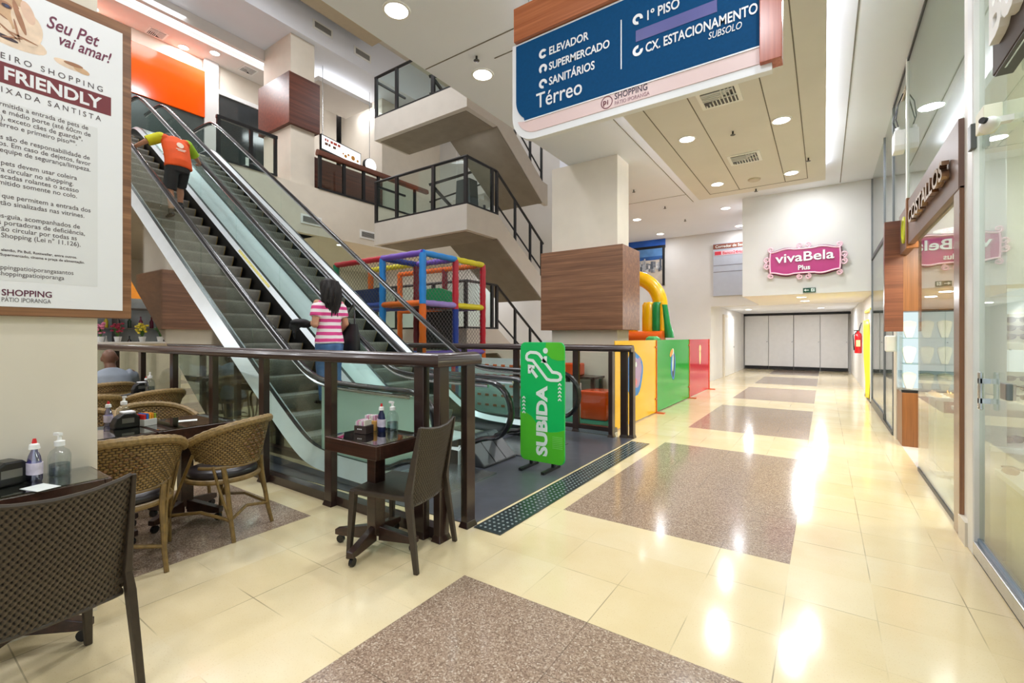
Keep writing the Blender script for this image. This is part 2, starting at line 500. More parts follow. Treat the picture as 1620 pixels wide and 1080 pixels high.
sprinkler(-0.22, 9.1, ZP, 'small dark sprinkler near the right edge of the beige ceiling panel')
sprinkler(-3.35, 4.15, ZC, 'small grey sprinkler beside the second glowing ceiling light')
sprinkler(-3.5, 9.9, ZC, 'small dark sprinkler in the white ceiling right of the wood-clad column, nearest of three')
sprinkler(-3.3, 11.6, ZC, 'small dark sprinkler in the white ceiling right of the wood-clad column, middle of three')
sprinkler(-3.2, 13.2, ZC, 'small dark sprinkler in the white ceiling right of the wood-clad column, farthest of three')
tag(MB().lathe([(0, -0.03), (0.09, -0.03), (0.11, -0.012), (0.11, 0), (0, 0)], (-1.1, 9.75, ZP), 20).build('smoke_detector', M('detector_beige', (205, 195, 178), .5), smooth=True), 'round beige smoke detector on the beige ceiling panel', 'smoke detector')

# ------------------------------------------------------------------ hanging directory sign
SY = 2.9
sg = thing('hanging_sign', 'large blue hanging directory sign with wood frame over the corridor', 'sign', (-1.07, SY, 2.9), world=True)
x0, x1, zb, zt = -1.985, -0.21, 2.885, 3.86
def lowered(xa, xb, za, zb2, r):
    p = [(xb, zb2), (xa, zb2)] + arc(xa + r, za + r, r, PI, 1.5 * PI, 8) + [(xb, za)]
    return p
WSIGN = M('white_acrylic', (238, 240, 246), 0.3, var=0.01)
MB().prism([(a, SY, c) for a, c in lowered(x0, -0.24, zb, 3.64, 0.20)], (0, 0.05, 0)).build('backing', WSIGN, sg)
pk = lowered(-1.945, -0.295, 2.935, 3.05, 0.17)
MB().prism([(a, SY - 0.006, c) for a, c in [(-0.295, 3.03), (-1.87, 3.03)] + arc(-1.775, 3.105, 0.17, PI * 1.12, 1.5 * PI, 8) + [(-0.295, 2.935)]], (0, 0.006, 0)).build('pink_band', M('pink_band', (232, 206, 206), 0.35, var=0.01), sg)
MB().prism([(a, SY - 0.010, c) for a, c in [(-0.295, 3.62), (-1.945, 3.62)] + arc(-1.775, 3.195, 0.17, PI, PI * 1.30, 6) + [(-1.868, 3.03), (-0.295, 3.03)]], (0, 0.009, 0)).build('blue_panel', M('blue_panel', (2, 72, 122), 0.65, spec=.15, var=0.07, scale=60), sg)
MB().box(-1.868, SY - 0.0115, 3.026, -0.295, SY - 0.002, 3.034).build('white_line', WSIGN, sg)
MB().box(-1.955, SY - 0.03, 3.645, -0.19, SY + 0.07, 3.90).build('wood_header', ORWOOD, sg, bevel=0.004)
MB().box(-0.298, SY - 0.032, 2.925, -0.19, SY + 0.07, 3.65).build('wood_side', WOOD('orange_wood_side', (150, 70, 52), (206, 120, 96), 2, 1.0, 0.22), sg, bevel=0.003)
MB().box(-1.008, SY - 0.0122, 3.312, -0.52, SY - 0.009, 3.385).build('purple_patch', M('purple_patch', (88, 88, 156), 0.4), sg)
MB().box(-1.110, SY - 0.013, 3.17, -1.103, SY - 0.009, 3.495).build('divider_line', WSIGN, sg)
def sl(txt, x, z, size, **k):
    TX().t(txt, (x, SY - 0.0125, z), X, Z, size, extrude=0.001, **k).build('lettering', WSIGN, sg)
sl('ELEVADOR', -1.655, 3.455, 0.079, sx=0.80, bold=0.0015)
sl('SUPERMERCADO', -1.655, 3.345, 0.077, sx=0.80, bold=0.0015)
sl('SANITÁRIOS', -1.655, 3.235, 0.081, sx=0.80, bold=0.0015)
sl('Térreo', -1.765, 3.095, 0.155, sx=0.84, bold=0.001)
sl('1º PISO', -0.945, 3.425, 0.086, sx=0.78, bold=0.0015)
sl('CX. ESTACIONAMENTO', -0.945, 3.222, 0.084, sx=0.70, bold=0.0015)
sl('SUBSOLO', -0.389, 3.165, 0.058, sx=0.72, shear=0.2, align='RIGHT')
def badge(x, z, rot):
    q = MB(); r = 0.034
    a = arc(0, 0, r, 0.6, 2 * PI - 0.6, 18)
    pts = a + arc(0, 0, r * .45, 2 * PI - 0.6, 0.6, 14)
    c, s_ = math.cos(rot), math.sin(rot)
    q.prism([(x + px * c - pz * s_, SY - 0.0135, z + px * s_ + pz * c) for px, pz in pts], (0, 0.003, 0))
    tri = [(r * .1, -r * .5), (r * 1.15, 0), (r * .1, r * .5)]
    tri = [(-r * .1, r * .12), (r * .95, r * .12), (r * .95, -r * .12), (-r * .1, -r * .12)]
    return q
for x, z, a in ((-1.705, 3.482, 0.0), (-1.705, 3.372, -PI / 2), (-1.705, 3.262, -PI / 4), (-0.995, 3.455, -PI / 4), (-0.995, 3.252, PI / 4)):
    badge(x, z, a).build('arrow_badge', WSIGN, sg)
MAROON = M('maroon_print', (112, 34, 52), 0.5, var=0.02)
GREYP = M('grey_print', (112, 106, 112), 0.5, var=0.02)
b = TX(); b.t('SHOPPING', (-1.155, SY - 0.0075, 2.985), X, Z, 0.057, bold=0.0006, space=1.03, sx=.8)
b.build('shop_name', M('dark_grey_print', (84, 66, 82), 0.5), sg)
b = TX(); b.t('PÁTIO IPORANGA', (-1.155, SY - 0.0075, 2.947), X, Z, 0.036, sx=.8)
b.build('shop_subname', M('rose_grey_print', (170, 130, 140), 0.5), sg)
b = MB()
pts = arc(0, 0, 0.042, 0, 2 * PI, 24)[:-1]
for i in range(24):
    a0, a1 = pts[i], pts[(i + 1) % 24]
    b.poly([(-1.21 + a0[0], SY - 0.0075, 2.982 + a0[1]), (-1.21 + a1[0], SY - 0.0075, 2.982 + a1[1]), (-1.21 + a1[0] * .86, SY - 0.0075, 2.982 + a1[1] * .86), (-1.21 + a0[0] * .86, SY - 0.0075, 2.982 + a0[1] * .86)])
b.build('round_logo_ring', MAROON, sg)
b = TX(); b.t('p', (-1.237, SY - 0.0075, 2.972), X, Z, 0.05, bold=0.001); b.t('i', (-1.208, SY - 0.0075, 2.967), X, Z, 0.045, bold=0.001)
b.build('round_logo_letters', MAROON, sg)
for x in (-1.85, -0.4):
    MB().cyl((x, SY + 0.02, 3.9), (x, SY + 0.02, ZC), 0.004, n=6).build('hanging_wire', STEEL, sg)

# ------------------------------------------------------------------ columns with walnut boxes
def column(name, x0, y0, x1, y1, z0, z1, label, wz0, wz1, d=0.09, wm=WALNUTX, base=False):
    c = MB().box(x0, y0, z0, x1, y1, z1).build(name, WALLC)
    struct(c)
    t = MB().box(x0 - d, y0 - d, wz0, x1 + d, y1 + d, wz1).build('column_cladding', wm, bevel=0.004)
    tag(t, label, 'wood cladding')
    return c
column('wall_column_center', -4.40, 7.8, -3.06, 8.37, 0, ZC, 'walnut box clad around the white column behind the green sign', 1.53, 3.03, 0.16, WALNUTX)
column('wall_column_middle', -15.35, 7.8, -13.72, 8.6, ZC, 12.6, 'glossy red-brown wood box around the column at the top of the escalators', 8.03, 9.62, 0.12, REDWOOD)
column('wall_column_far_left', -15.3, -0.3, -13.77, 0.75, 0, ZC, 'walnut box on the far column of the dining area', 1.6, 3.1, 0.12, WALNUT)
# near column with poster
struct(MB().box(-4.2, -0.9, 0, -3.075, 0.722, ZC + 8).build('wall_column_near', WALLC))
# ------------------------------------------------------------------ pet poster on the near column
PX = -3.043
po = thing('notice_sign', 'tall white pet-friendly notice on a wooden board on the near left column', 'poster', (PX, 0.2, 1.5), world=True)
MB().box(-3.075, -0.62, 1.497, PX - 0.003, 0.853, 3.05).build('wood_board', WALNUT, po, bevel=0.003)
PAPER = M('poster_paper', (238, 238, 242), 0.4, var=0.01)
MB().box(PX - 0.003, -0.55, 1.538, PX, 0.815, 2.995).build('sheet', PAPER, po)
MB().box(PX, -0.45, 1.655, PX + 0.0005, 0.715, 2.46).build('grey_text_field', M('poster_grey', (228, 228, 230), 0.45, var=0.01), po)
MB().box(PX, -0.55, 2.542, PX + 0.0008, 0.768, 2.637).build('maroon_banner', M('banner_maroon', (118, 44, 52), 0.42, var=0.03), po)
TXT = M('poster_text', (88, 74, 80), 0.5, var=0.02)
def pt(b, s, y, z, size, al='RIGHT', **k):
    b.t(s, (PX + 0.0008, y, z), Y, Z, size, extrude=0.0004, align=al, **k)
def ptw(b, s, y0, y1, z, size, **k):      # lettering fitted between two measured ends
    n0 = len(b.v); b.t(s, (PX + 0.0008, 0, z), Y, Z, size, extrude=0.0004, **k)
    q = b.v[n0:]; a = min(p.y for p in q); c = max(p.y for p in q)
    for p in q: p.y = y0 + (p.y - a) * (y1 - y0) / (c - a)
b = TX()
ptw(b, 'Seu Pet', 0.531, 0.722, 2.872, 0.088, shear=0.35, bold=0.001)
ptw(b, 'vai amar!', 0.575, 0.770, 2.812, 0.078, shear=0.35, bold=0.001)
b.build('script_heading', M('script_maroon', (110, 40, 70), 0.5), po)
b = TX()
b = TX(); ptw(b, 'EIRO SHOPPING', 0.385, 0.735, 2.652, 0.038, space=1.5); b.build('spaced_line', TXT, po)
b = TX(); ptw(b, 'PRIM', 0.27, 0.366, 2.652, 0.038, space=1.5); b.build('spaced_line', TXT, po)
b = TX(); ptw(b, 'IXADA SANTISTA', 0.387, 0.728, 2.500, 0.036, space=1.5); b.build('spaced_line', TXT, po)
b = TX(); ptw(b, 'DA BA', 0.24, 0.37, 2.500, 0.036, space=1.5); b.build('spaced_line', TXT, po)
b = TX(); ptw(b, 'FRIENDLY', 0.396, 0.732, 2.562, 0.080, bold=0.0024); b.build('banner_lettering', PAPER, po); b = TX(); ptw(b, 'PET', 0.23, 0.365, 2.562, 0.080, bold=0.0024)
b.build('banner_lettering', PAPER, po)
b = TX(); q = TX()
LS = [("É permitida a entrada de pets de", .68, 2.437), ("pequeno e médio porte (até 60cm de", .689, 2.406), ("altura), exceto cães de guarda*,", .659, 2.375), ("no térreo e primeiro piso**.", .638, 2.345),
      ("Os tutores são de responsabilidade de", .686, 2.289), ("seus donos. Em caso de dejetos, favor", .689, 2.260), ("acionar a equipe de segurança/limpeza.", .689, 2.231),
      ("Os pets devem usar coleira", .638, 2.174), ("e guia para circular no shopping.", .626, 2.143), ("Nas escadas rolantes o acesso", .645, 2.114), ("é permitido somente no colo.", .639, 2.085),
      ("As lojas que permitem a entrada dos", .689, 2.026), ("pets estão sinalizadas nas vitrines.", .666, 1.994),
      ("Cães-guia, acompanhados de", .649, 1.936), ("pessoas portadoras de deficiência,", .668, 1.906), ("poderão circular por todas as", .638, 1.877), ("áreas do Shopping (Lei n° 11.126).", .652, 1.848)]
for s_, y, z in LS: pt(b, s_, y, z, 0.0305, sx=.86, bold=0.00012)
pt(b, '@shoppingpatioiporangasantos', .626, 1.705, .029, sx=.82)
pt(b, '@shoppingpatioiporanga', .592, 1.677, .029, sx=.82)
b.build('body_text', TXT, po)
pt(q, '*Pastor alemão, Pit Bull, Rottweiler, entre outros.', .638, 1.787, .0165, sx=.9, bold=0.0003)
pt(q, '**Supermercado, cinema e praça de alimentação.', .666, 1.766, .0165, sx=.9, bold=0.0003)
q.build('small_print', TXT, po)
b = TX(); ptw(b, 'SHOPPING', .388, .549, 1.588, .040, bold=0.0006); b.build('shop_name', M('poster_maroon', (96, 36, 66), .5), po)
b = TX(); ptw(b, 'PÁTIO IPORANGA', .388, .546, 1.560, .028); b.build('shop_subname', GREYP, po)
# printed puppy, flat on the sheet
def blob(cy, cz, ry, rz, lay, mat, nm, rot=0.0, wob=0.0):
    pts = []
    for i in range(28):
        a = 2 * PI * i / 28; k = 1 + wob * math.sin(3 * a + 1)
        u, v = ry * k * math.cos(a), rz * k * math.sin(a)
        pts.append((PX + 0.0003 * lay, cy + u * math.cos(rot) - v * math.sin(rot), cz + u * math.sin(rot) + v * math.cos(rot)))
    MB().poly(pts).build(nm, mat, po, recalc=False)
FUR = M('puppy_fur_print', (206, 168, 132), .5, var=0.16, scale=18); FUR2 = M('puppy_fur_light_print', (234, 208, 184), .5, var=0.12, scale=22)
FURD = M('puppy_fold_print', (168, 118, 88), .5, var=0.15, scale=20); NOSE = M('puppy_nose_print', (64, 44, 52), .5)
blob(0.40, 2.775, 0.13, 0.055, 1, FUR2, 'puppy_body', -0.25, 0.05)
blob(0.31, 2.885, 0.155, 0.135, 2, FUR, 'puppy_head', 0, 0.04)
blob(0.468, 2.835, 0.048, 0.085, 3, FUR2, 'puppy_ear', 0.25, 0.06)
blob(0.443, 2.86, 0.010, 0.07, 4, FURD, 'puppy_fold', 0.3)
blob(0.385, 2.80, 0.035, 0.05, 3, FUR2, 'puppy_cheek', 0.3)
blob(0.36, 2.822, 0.004, 0.045, 5, FURD, 'puppy_fold', 0.6); blob(0.405, 2.785, 0.004, 0.045, 5, FURD, 'puppy_fold', 0.9)
blob(0.400, 2.897, 0.021, 0.014, 5, FURD, 'puppy_fold', -0.2); blob(0.402, 2.893, 0.015, 0.009, 6, NOSE, 'puppy_eye', -0.2); blob(0.404, 2.894, 0.007, 0.006, 7, M('puppy_iris_print', (58, 66, 104), .4), 'puppy_iris')
for cy, cz, ry, rz, ro in ((.425, 2.93, .004, .035, .5), (.375, 2.925, .018, .003, .2), (.345, 2.87, .004, .04, -.3), (.435, 2.80, .004, .05, .2), (.385, 2.845, .025, .003, -.5), (.455, 2.775, .05, .004, -.2), (.42, 2.76, .035, .003, .3)): blob(cy, cz, ry, rz, 5, FURD, 'puppy_fold', ro)
blob(0.47, 2.90, 0.02, 0.05, 4, M('puppy_ear_print', (226, 190, 168), .5, var=.1, scale=20), 'puppy_ear', .3)
blob(0.395, 2.752, 0.045, 0.009, 4, NOSE, 'puppy_mouth', -0.15)
blob(0.615, 2.727, 0.062, 0.017, 1, FUR2, 'puppy_paw', -0.1, 0.05); blob(0.655, 2.722, 0.03, 0.014, 2, FUR, 'puppy_paw', -0.2); blob(0.625, 2.738, 0.035, 0.009, 3, FURD, 'puppy_paw', 0)

# ------------------------------------------------------------------ railings
def sweep(path, prof, closed=False):
    """prof: (side, up) outline swept along a path with mitred corners"""
    path = [Vector(p) for p in path]; n = len(path); rings = []
    for i in range(n):
        d0 = (path[i] - path[i - 1]).normalized() if i > 0 else (path[1] - path[0]).normalized()
        d1 = (path[i + 1] - path[i]).normalized() if i < n - 1 else d0
        s0 = d0.cross(Z).normalized(); s1 = d1.cross(Z).normalized()
        m = (s0 + s1); m.normalize(); k = 1.0 / max(0.3, m.dot(s0))
        rings.append([path[i] + m * (u * k) + Z * v for u, v in prof])
    return MB().loft(rings)
HPROF = [(-.055, -.045), (.055, -.045), (.068, -.03), (.068, .0), (.055, .012), (.055, .02), (.035, .042), (.0, .05), (-.035, .042), (-.055, .02), (-.055, .012), (-.068, .0), (-.068, -.03)]
def post(x, y, z0, z1, par, w=.095, d=.06, along='x'):
    dx, dy = (w, d) if along == 'x' else (d, w)
    b = MB().cbox((x, y, (z0 + z1) / 2), (dx, dy, z1 - z0))
    b.loft([[Vector((x - dx / 2 - .014, y - dy / 2 - .014, z0)), Vector((x + dx / 2 + .014, y - dy / 2 - .014, z0)), Vector((x + dx / 2 + .014, y + dy / 2 + .014, z0)), Vector((x - dx / 2 - .014, y + dy / 2 + .014, z0))],
            [Vector((x - dx / 2, y - dy / 2, z0 + .045)), Vector((x + dx / 2, y - dy / 2, z0 + .045)), Vector((x + dx / 2, y + dy / 2, z0 + .045)), Vector((x - dx / 2, y + dy / 2, z0 + .045))]])
    b.build('post', RAILB, par, bevel=.004)
def glass_run(pts, z0, z1, par, name='glass_pane', mat=GLS, th=.012):
    for a, b_ in zip(pts[:-1], pts[1:]):
        MB().beam((a[0], a[1], (z0 + z1) / 2), (b_[0], b_[1], (z0 + z1) / 2), th, z1 - z0).build(name, mat, par)
t = thing('glass_railing', 'brown-framed glass railing between the cafe tables and the escalators', 'railing', (-2.3, 2.3, 0), world=True)
sweep([(-11.3, 2.28, 1.24), (-2.18, 2.28, 1.24), (-2.18, 2.68, 1.24)], HPROF).build('handrail', RAILB, t, smooth=True, ang=50)
for x in (-2.335, -3.4, -4.48, -5.56, -6.64, -7.72, -8.8, -9.88, -10.96):
    post(x, 2.28, 0, 1.2, t)
post(-2.18, 2.315, 0, 1.2, t, along='y'); post(-2.18, 2.60, 0, 1.2, t, along='y')
xs = [-11, -9.88, -8.8, -7.72, -6.64, -5.56, -4.48, -3.4, -2.34]
glass_run([(x, 2.345) for x in xs], 0.09, 1.18, t)
MB().box(-11.2, 2.30, 0.0, -2.2, 2.39, 0.075).build('bottom_rail', RAILB, t)
glass_run([(-2.18, 2.34), (-2.18, 2.58)], 0.09, 1.18, t)

t = thing('glass_railing', 'brown-framed glass railing behind the green sign, beside the play area', 'railing', (-2.3, 6.1, 0), world=True)
sweep([(-9.5, 6.10, 1.24), (-2.17, 6.10, 1.24)], HPROF).build('handrail', RAILB, t, smooth=True, ang=50)
for x in (-3.03, -4.1, -5.2, -6.3, -7.4):
    post(x, 6.10, 0, 1.2, t)
post(-2.45, 6.03, 0, 1.2, t, along='y'); post(-2.30, 6.12, 0, 1.2, t); post(-2.2, 6.16, 0, 1.2, t, along='y')
glass_run([(x, 6.14) for x in (-7.4, -6.3, -5.2, -4.1, -3.03, -2.45)], 0.12, 1.18, t)
MB().box(-9.4, 6.08, 0.0, -2.42, 6.18, 0.06).build('bottom_rail', STEEL, t)
MB().box(-9.4, 6.08, 0.06, -2.42, 6.17, 0.12).build('base_rail', RAILB, t)

# landing floor in front of the escalators, tactile strip
tag(MB().prism([(-6.4, 2.42, 0.001), (-2.16, 2.62, 0.001), (-2.16, 6.06, 0.001), (-6.4, 6.06, 0.001)], (0, 0, 0.006)).build('landing_mat', M('dark_rubber_floor', (74, 76, 84), 0.28, var=0.12, scale=9)), 'dark grey rubber floor at the foot of the escalators', 'floor mat')
t = thing('tactile_strip', 'dark tactile paving strip with pale studs in front of the escalators', 'tactile paving', (-2.0, 4.2, 0), world=True)
MB().box(-2.125, 2.60, 0.001, -1.885, 5.93, 0.007).build('tile_strip', M('tactile_tile', (44, 54, 56), 0.2, var=0.25, scale=4), t)
b = MB()
for i in range(5):
    for k in range(62):
        b.lathe([(0.011, 0.006), (0.009, 0.010), (0.0, 0.011)], (-2.09 + i * 0.043, 2.64 + k * 0.053, 0), 6)
o = b.build('stud', M('stud_grey', (150, 160, 160), 0.3, .3), t, smooth=True); o['kind'] = 'stuff'
# ------------------------------------------------------------------ escalators
def zs(x):
    L = 0.70 * (-4.43 - x)
    a = 0.5 * (L + math.sqrt(L * L + 0.03))
    d = a - 6.2
    return a - 0.5 * (d + math.sqrt(d * d + 0.03))
def srange(x0, x1, n):
    return [x0 + (x1 - x0) * i / n for i in range(n + 1)]
def strip(xs, f0, f1, th=None):
    """quad strip between two (y,z offset from step line) functions"""
    b = MB(); r = []
    for x in xs:
        z = zs(x); r.append((Vector((x, f0[0], max(0.01, z + f0[1]))), Vector((x, f1[0], max(0.01, z + f1[1])))))
    vs = [p for q in r for p in q]
    return b.add(vs, [(2 * i, 2 * i + 1, 2 * i + 3, 2 * i + 2) for i in range(len(xs) - 1)])
def step_mat():
    t = NT('escalator_step_metal'); p = t.coords(); s = t.sep(p)
    st = t.math('LESS_THAN', t.math('FRACT', t.math('MULTIPLY', s[1], 55.0)), 0.42)
    nz = t.noise(p, 7.0, 3)
    base = t.ramp(nz, [(0.3, lin((150, 146, 138))), (0.7, lin((178, 173, 164)))])
    col = t.mix(st, base, lin((96, 92, 87)))
    edge = t.math('GREATER_THAN', s[1], 0.425)
    col = t.mix(edge, col, lin((176, 150, 92)))
    return t.done(t.bsdf(col, 0.5, 0.0))
STEPM = step_mat()
SKIRT = M('black_skirt', (18, 18, 20), 0.3)
XT = -14.4
def escalator(label, ya, yb, grp):
    t = thing('escalator', label, 'escalator', (-3.2, (ya + yb) / 2, 0), group=grp, world=True)
    main = srange(-2.95, XT, 150)
    xi = srange(-3.3, XT, 140)
    for y, sg_ in ((ya, -1), (yb, 1)):
        # handrail with the loop at the foot
        path = [(x, y, zs(x) + 0.92) for x in reversed(main)]
        path += [(-2.95 + 0.30 * math.sin(a), y, 0.62 + 0.30 * math.cos(a) + zs(-2.95)) for a in [PI * k / 14 for k in range(1, 15)]]
        path += [(-3.05, y, 0.30), (-3.2, y, 0.235), (-3.36, y, 0.20)]
        MB().tube(path, 0.036, 8, flat=(1.15, .8)).build('handrail', RUBBER, t, smooth=True, ang=60)
        MB().cyl((-3.33, y, 0.21), (-3.42, y, 0.18), 0.06, n=12).build('rail_inlet', RUBBER, t)
        MB().tube([(x, y, zs(x) + 0.872) for x in reversed(main)], 0.018, 6).build('rail_guide', STEEL, t, smooth=True)
        # glass balustrade
        cuts = [-4.25 - 1.42 * k for k in range(8)]
        for a, c in zip(cuts[:-1], cuts[1:]):
            xs_ = srange(a - .006, c + .006, 14)
            b = MB(); top = [(x, y - .006, zs(x) + .86) for x in xs_]; bot = [(x, y - .006, zs(x) + .2) for x in reversed(xs_)]
            n = len(xs_); vs = top + list(reversed(bot)); 
            vv = vs + [(p[0], p[1] + .012, p[2]) for p in vs]; m = 2 * n
            fs = [(i, i + 1, n + i + 1, n + i) for i in range(n - 1)] + [(m + i, m + n + i, m + n + i + 1, m + i + 1) for i in range(n - 1)]
            fs += [(i, m + i, m + i + 1, i + 1) for i in range(n - 1)] + [(n + i, n + i + 1, m + n + i + 1, m + n + i) for i in range(n - 1)]
            fs += [(0, n, m + n, m), (n - 1, m + n - 1, m + 2 * n - 1, 2 * n - 1)]
            b.add(vv, fs).build('glass_panel', GLSG, t)
        prof = [(-4.25, zs(-4.25) + .86), (-4.25, zs(-4.25) + .2)] + [(x, zs(x) + .2) for x in srange(-4.1, -3.2, 4)]
        prof += [(-2.98 + .27 * math.sin(a), .62 + .27 * math.cos(a)) for a in [PI * (1 - k / 12) for k in range(0, 13)]]
        prof += [(x, zs(x) + .86) for x in srange(-3.1, -4.1, 5)]
        MB().prism([(a, y - .006, c) for a, c in prof], (0, .012, 0)).build('newel_glass', FROST if (y == ya and sg_ < 0 and ya < 3) else GLSG, t)
        # decks
        mid_side = (sg_ > 0) == (ya < 3)          # side shared with the other escalator
        yi = y - sg_ * 0.085
        if mid_side: yo, zo = 4.085, 0.20
        else: yo, zo = y + sg_ * 0.10, 0.05
        strip(xi, (yo, zo), (y + sg_ * .022, 0.215)).build('outer_deck', DECK, t, smooth=True)
        strip(xi, (y - sg_ * .022, 0.215), (yi, 0.15)).build('inner_deck', DECK, t, smooth=True)
        strip(xi, (y + sg_ * .024, 0.217), (y - sg_ * .024, 0.217)).build('gasket', SKIRT, t)
        strip(xi, (yi, 0.15), (yi, -0.25)).build('skirt_panel', SKIRT, t)
        if not mid_side:
            strip(srange(-3.25, XT, 140), (yo, zo), (yo, -1.2)).build('side_cladding', MIRROR if ya < 3 else WHITEM, t)
        z = zs(-3.3)
        MB().prism([(-3.3, yo, 0.008), (-3.3, yo, z + zo), (-3.3, y, z + .215), (-3.3, yi, z + .15), (-3.3, yi, 0.008)], (0.02, 0, 0)).build('deck_end', DECK, t)
    yo0, yo1 = (ya - .10, 4.085) if ya < 3 else (4.085, yb + .10)
    strip(srange(-5.0, XT, 120), (yo0, -1.2), (yo1, -1.2)).build('soffit', WHITEM, t)
    # steps
    hw = (yb - ya) / 2 - .115; yc = (ya + yb) / 2
    me = None
    for k in range(36):
        x = -3.55 - 0.30 * k; z = zs(x - .15)
        if me is None:
            prof = [(0.0, 0.0), (0.0, -0.03), (-.015, -.07), (-.05, -.14), (-.10, -.235), (-.30, -.235), (-.30, 0.0)]
            b = MB().prism([(a, -hw, c) for a, c in prof], (0, 2 * hw, 0))
            o = b.build('step', STEPM, t); me = o.data
        else:
            o = bpy.data.objects.new('step', me); COL.objects.link(o); o.parent = t
            o.matrix_parent_inverse = Matrix.Translation(t.location).inverted()
        o.location = (x, yc, z - (.07 if k > 2 else .03))
    MB().box(-3.6, yc - hw, 0.008, -2.75, yc + hw, 0.02).build('comb_plate', STEEL, t)
    MB().box(XT - 1.2, yo0, 6.2, -13.6, yo1, 6.215).build('top_plate', STEEL, t)
    return t
escalator('left escalator with a man in an orange shirt and a woman riding up', 2.75, 3.85, 'escalators side by side')
escalator('right escalator with empty steps, beside the play area', 4.32, 5.42, 'escalators side by side')
# yellow warning stickers on the shared deck
def sticker(x0, x1, label):
    y0, y1 = 3.66, 3.755
    b = MB(); n = 6; xs_ = srange(x0, x1, n)
    vs = []
    for x in xs_:
        for f in (0.25, 0.75):
            y = 3.85 - .022 + (-.063) * f; vs.append((x, y, zs(x) + .215 - .065 * f + .004))
    b.add(vs, [(2 * i, 2 * i + 1, 2 * i + 3, 2 * i + 2) for i in range(n)])
    tag(b.build('warning_sticker', M('yellow_sticker', (226, 214, 120), .4, var=.2, scale=40)), label, 'sticker')
sticker(-8.3, -7.3, 'pale yellow warning sticker on the white deck beside the escalator steps')
# rubber covered block between the newels
t = thing('newel_block', 'black wedge block with grooves at the foot of the escalator handrails', 'rubber block', (-3.3, 4.05, 0), world=True)
MB().prism([(-3.29, 3.80, .008), (-3.29, 3.80, .30), (-3.24, 3.80, .29), (-2.96, 3.80, .03), (-2.96, 3.80, .008)], (0, .60, 0)).build('block', M('dark_block', (52, 53, 57), .35), t, bevel=.012)
for y in (4.0, 4.2):
    MB().prism([(-3.24, y, .294), (-2.955, y, .034), (-2.96, y, .03), (-3.24, y, .285)], (0, .012, 0)).build('groove', SKIRT, t)

# ------------------------------------------------------------------ green SUBIDA stand
t = thing('floor_sign', 'tall green floor sign with white lettering at the foot of the escalators', 'sign', (-2.46, 4.15, 0), world=True)
SX0, SX1, SZ0, SZ1, SYY = -2.735, -2.195, 0.075, 1.345, 4.15
sw, sh = SX1 - SX0, SZ1 - SZ0
def sp(u, v, dy=0.0):    # panel coordinates, upright
    return (SX0 + u * sw, SYY + dy, SZ0 + v * sh)
out = rrect(0.0, 0.0, 1.0, 1.0, 0.11)
def rp(x0, y0, x1, y1, r=.05):
    p = rrect(x0 * sw, y0 * sh, x1 * sw, y1 * sh, r); return [(a / sw, c / sh) for a, c in p]
MB().prism([sp(a, c, 0) for a, c in rp(0, 0, 1, 1, .06)], (0, .02, 0)).build('panel', M('sign_green', (0, 196, 98), 0.4, var=0.03), t, bevel=.003)
LIME = M('sign_lime', (86, 200, 44), 0.4, var=0.03)
low = [(0.06, 0.0)] + [(0, 0.045)] + [(0, 0.40)]
curve = [(0.0, .405), (.12, .405), (.26, .375), (.36, .33), (.44, .285), (.55, .262), (.7, .258), (.85, .268), (1.0, .29)]
MB().prism([sp(a, c, -.002) for a, c in [(1, .05), (.95, .012), (.88, 0.002), (.12, .002), (.05, .012), (0.002, .05)] + curve], (0, .002, 0)).build('lime_wave', LIME, t)
MB().prism([sp(a, c, -.002) for a, c in [(.60, .998), (.58, .95), (.62, .90), (.72, .865), (.86, .85), (.998, .855), (.998, .955), (.94, .99), (.88, .998)]], (0, .002, 0)).build('lime_corner', LIME, t)
SW = M('sign_white', (238, 250, 244), 0.4, var=0.01)
b = TX(); b.t('SUBIDA', sp(.615, .065, -.0035), Z, -X, 0.178, extrude=.001, bold=.008, sx=1.0); 
# stretch the word to its measured length
zmin = min(p.z for p in b.v); zmax = max(p.z for p in b.v); L0 = zmax - zmin
for p in b.v: p.z = SZ0 + .055 * sh + (p.z - zmin) / L0 * (.585 * sh)
b.build('lettering', SW, t)
# escalator outline symbol (drawn as a thick closed line)
def line2(pts, w, closed=True):
    b = MB(); n = len(pts)
    P = [Vector((a * sw, c * sh)) for a, c in pts]
    L, Rr = [], []
    for i in range(n):
        if closed or 0 < i < n - 1:
            d0 = (P[i] - P[i - 1]).normalized(); d1 = (P[(i + 1) % n] - P[i]).normalized()
        elif i == 0: d0 = d1 = (P[1] - P[0]).normalized()
        else: d0 = d1 = (P[i] - P[i - 1]).normalized()
        nn = Vector((-d0.y - d1.y, d0.x + d1.x)); nn.normalize(); k = 1 / max(.5, nn.dot(Vector((-d0.y, d0.x))))
        L.append(P[i] + nn * w / 2 * k); Rr.append(P[i] - nn * w / 2 * k)
    m = n if closed else n - 1
    for i in range(m):
        j = (i + 1) % n
        b.poly([sp(q.x / sw, q.y / sh, -.0035) for q in (L[i], L[j], Rr[j], Rr[i])])
    return b
esc = [(.17, .90), (.15, .885), (.15, .862), (.18, .85), (.30, .845), (.62, .695), (.70, .688), (.86, .69), (.91, .70), (.925, .72), (.90, .742), (.84, .752), (.74, .755), (.44, .90), (.38, .912), (.24, .915)]
line2(esc, .032).build('escalator_symbol', SW, t)
line2([(.395, .705), (.24, .78)], .036, False).build('arrow_shaft', SW, t)
line2([(.34, .79), (.215, .795), (.215, .735)], .036, False).build('arrow_head', SW, t)
MB().prism([sp(a, c, -.0035) for a, c in [(.48, .83), (.62, .83), (.62, .885), (.56, .885)]], (0, .001, 0)).build('symbol_person', SW, t)
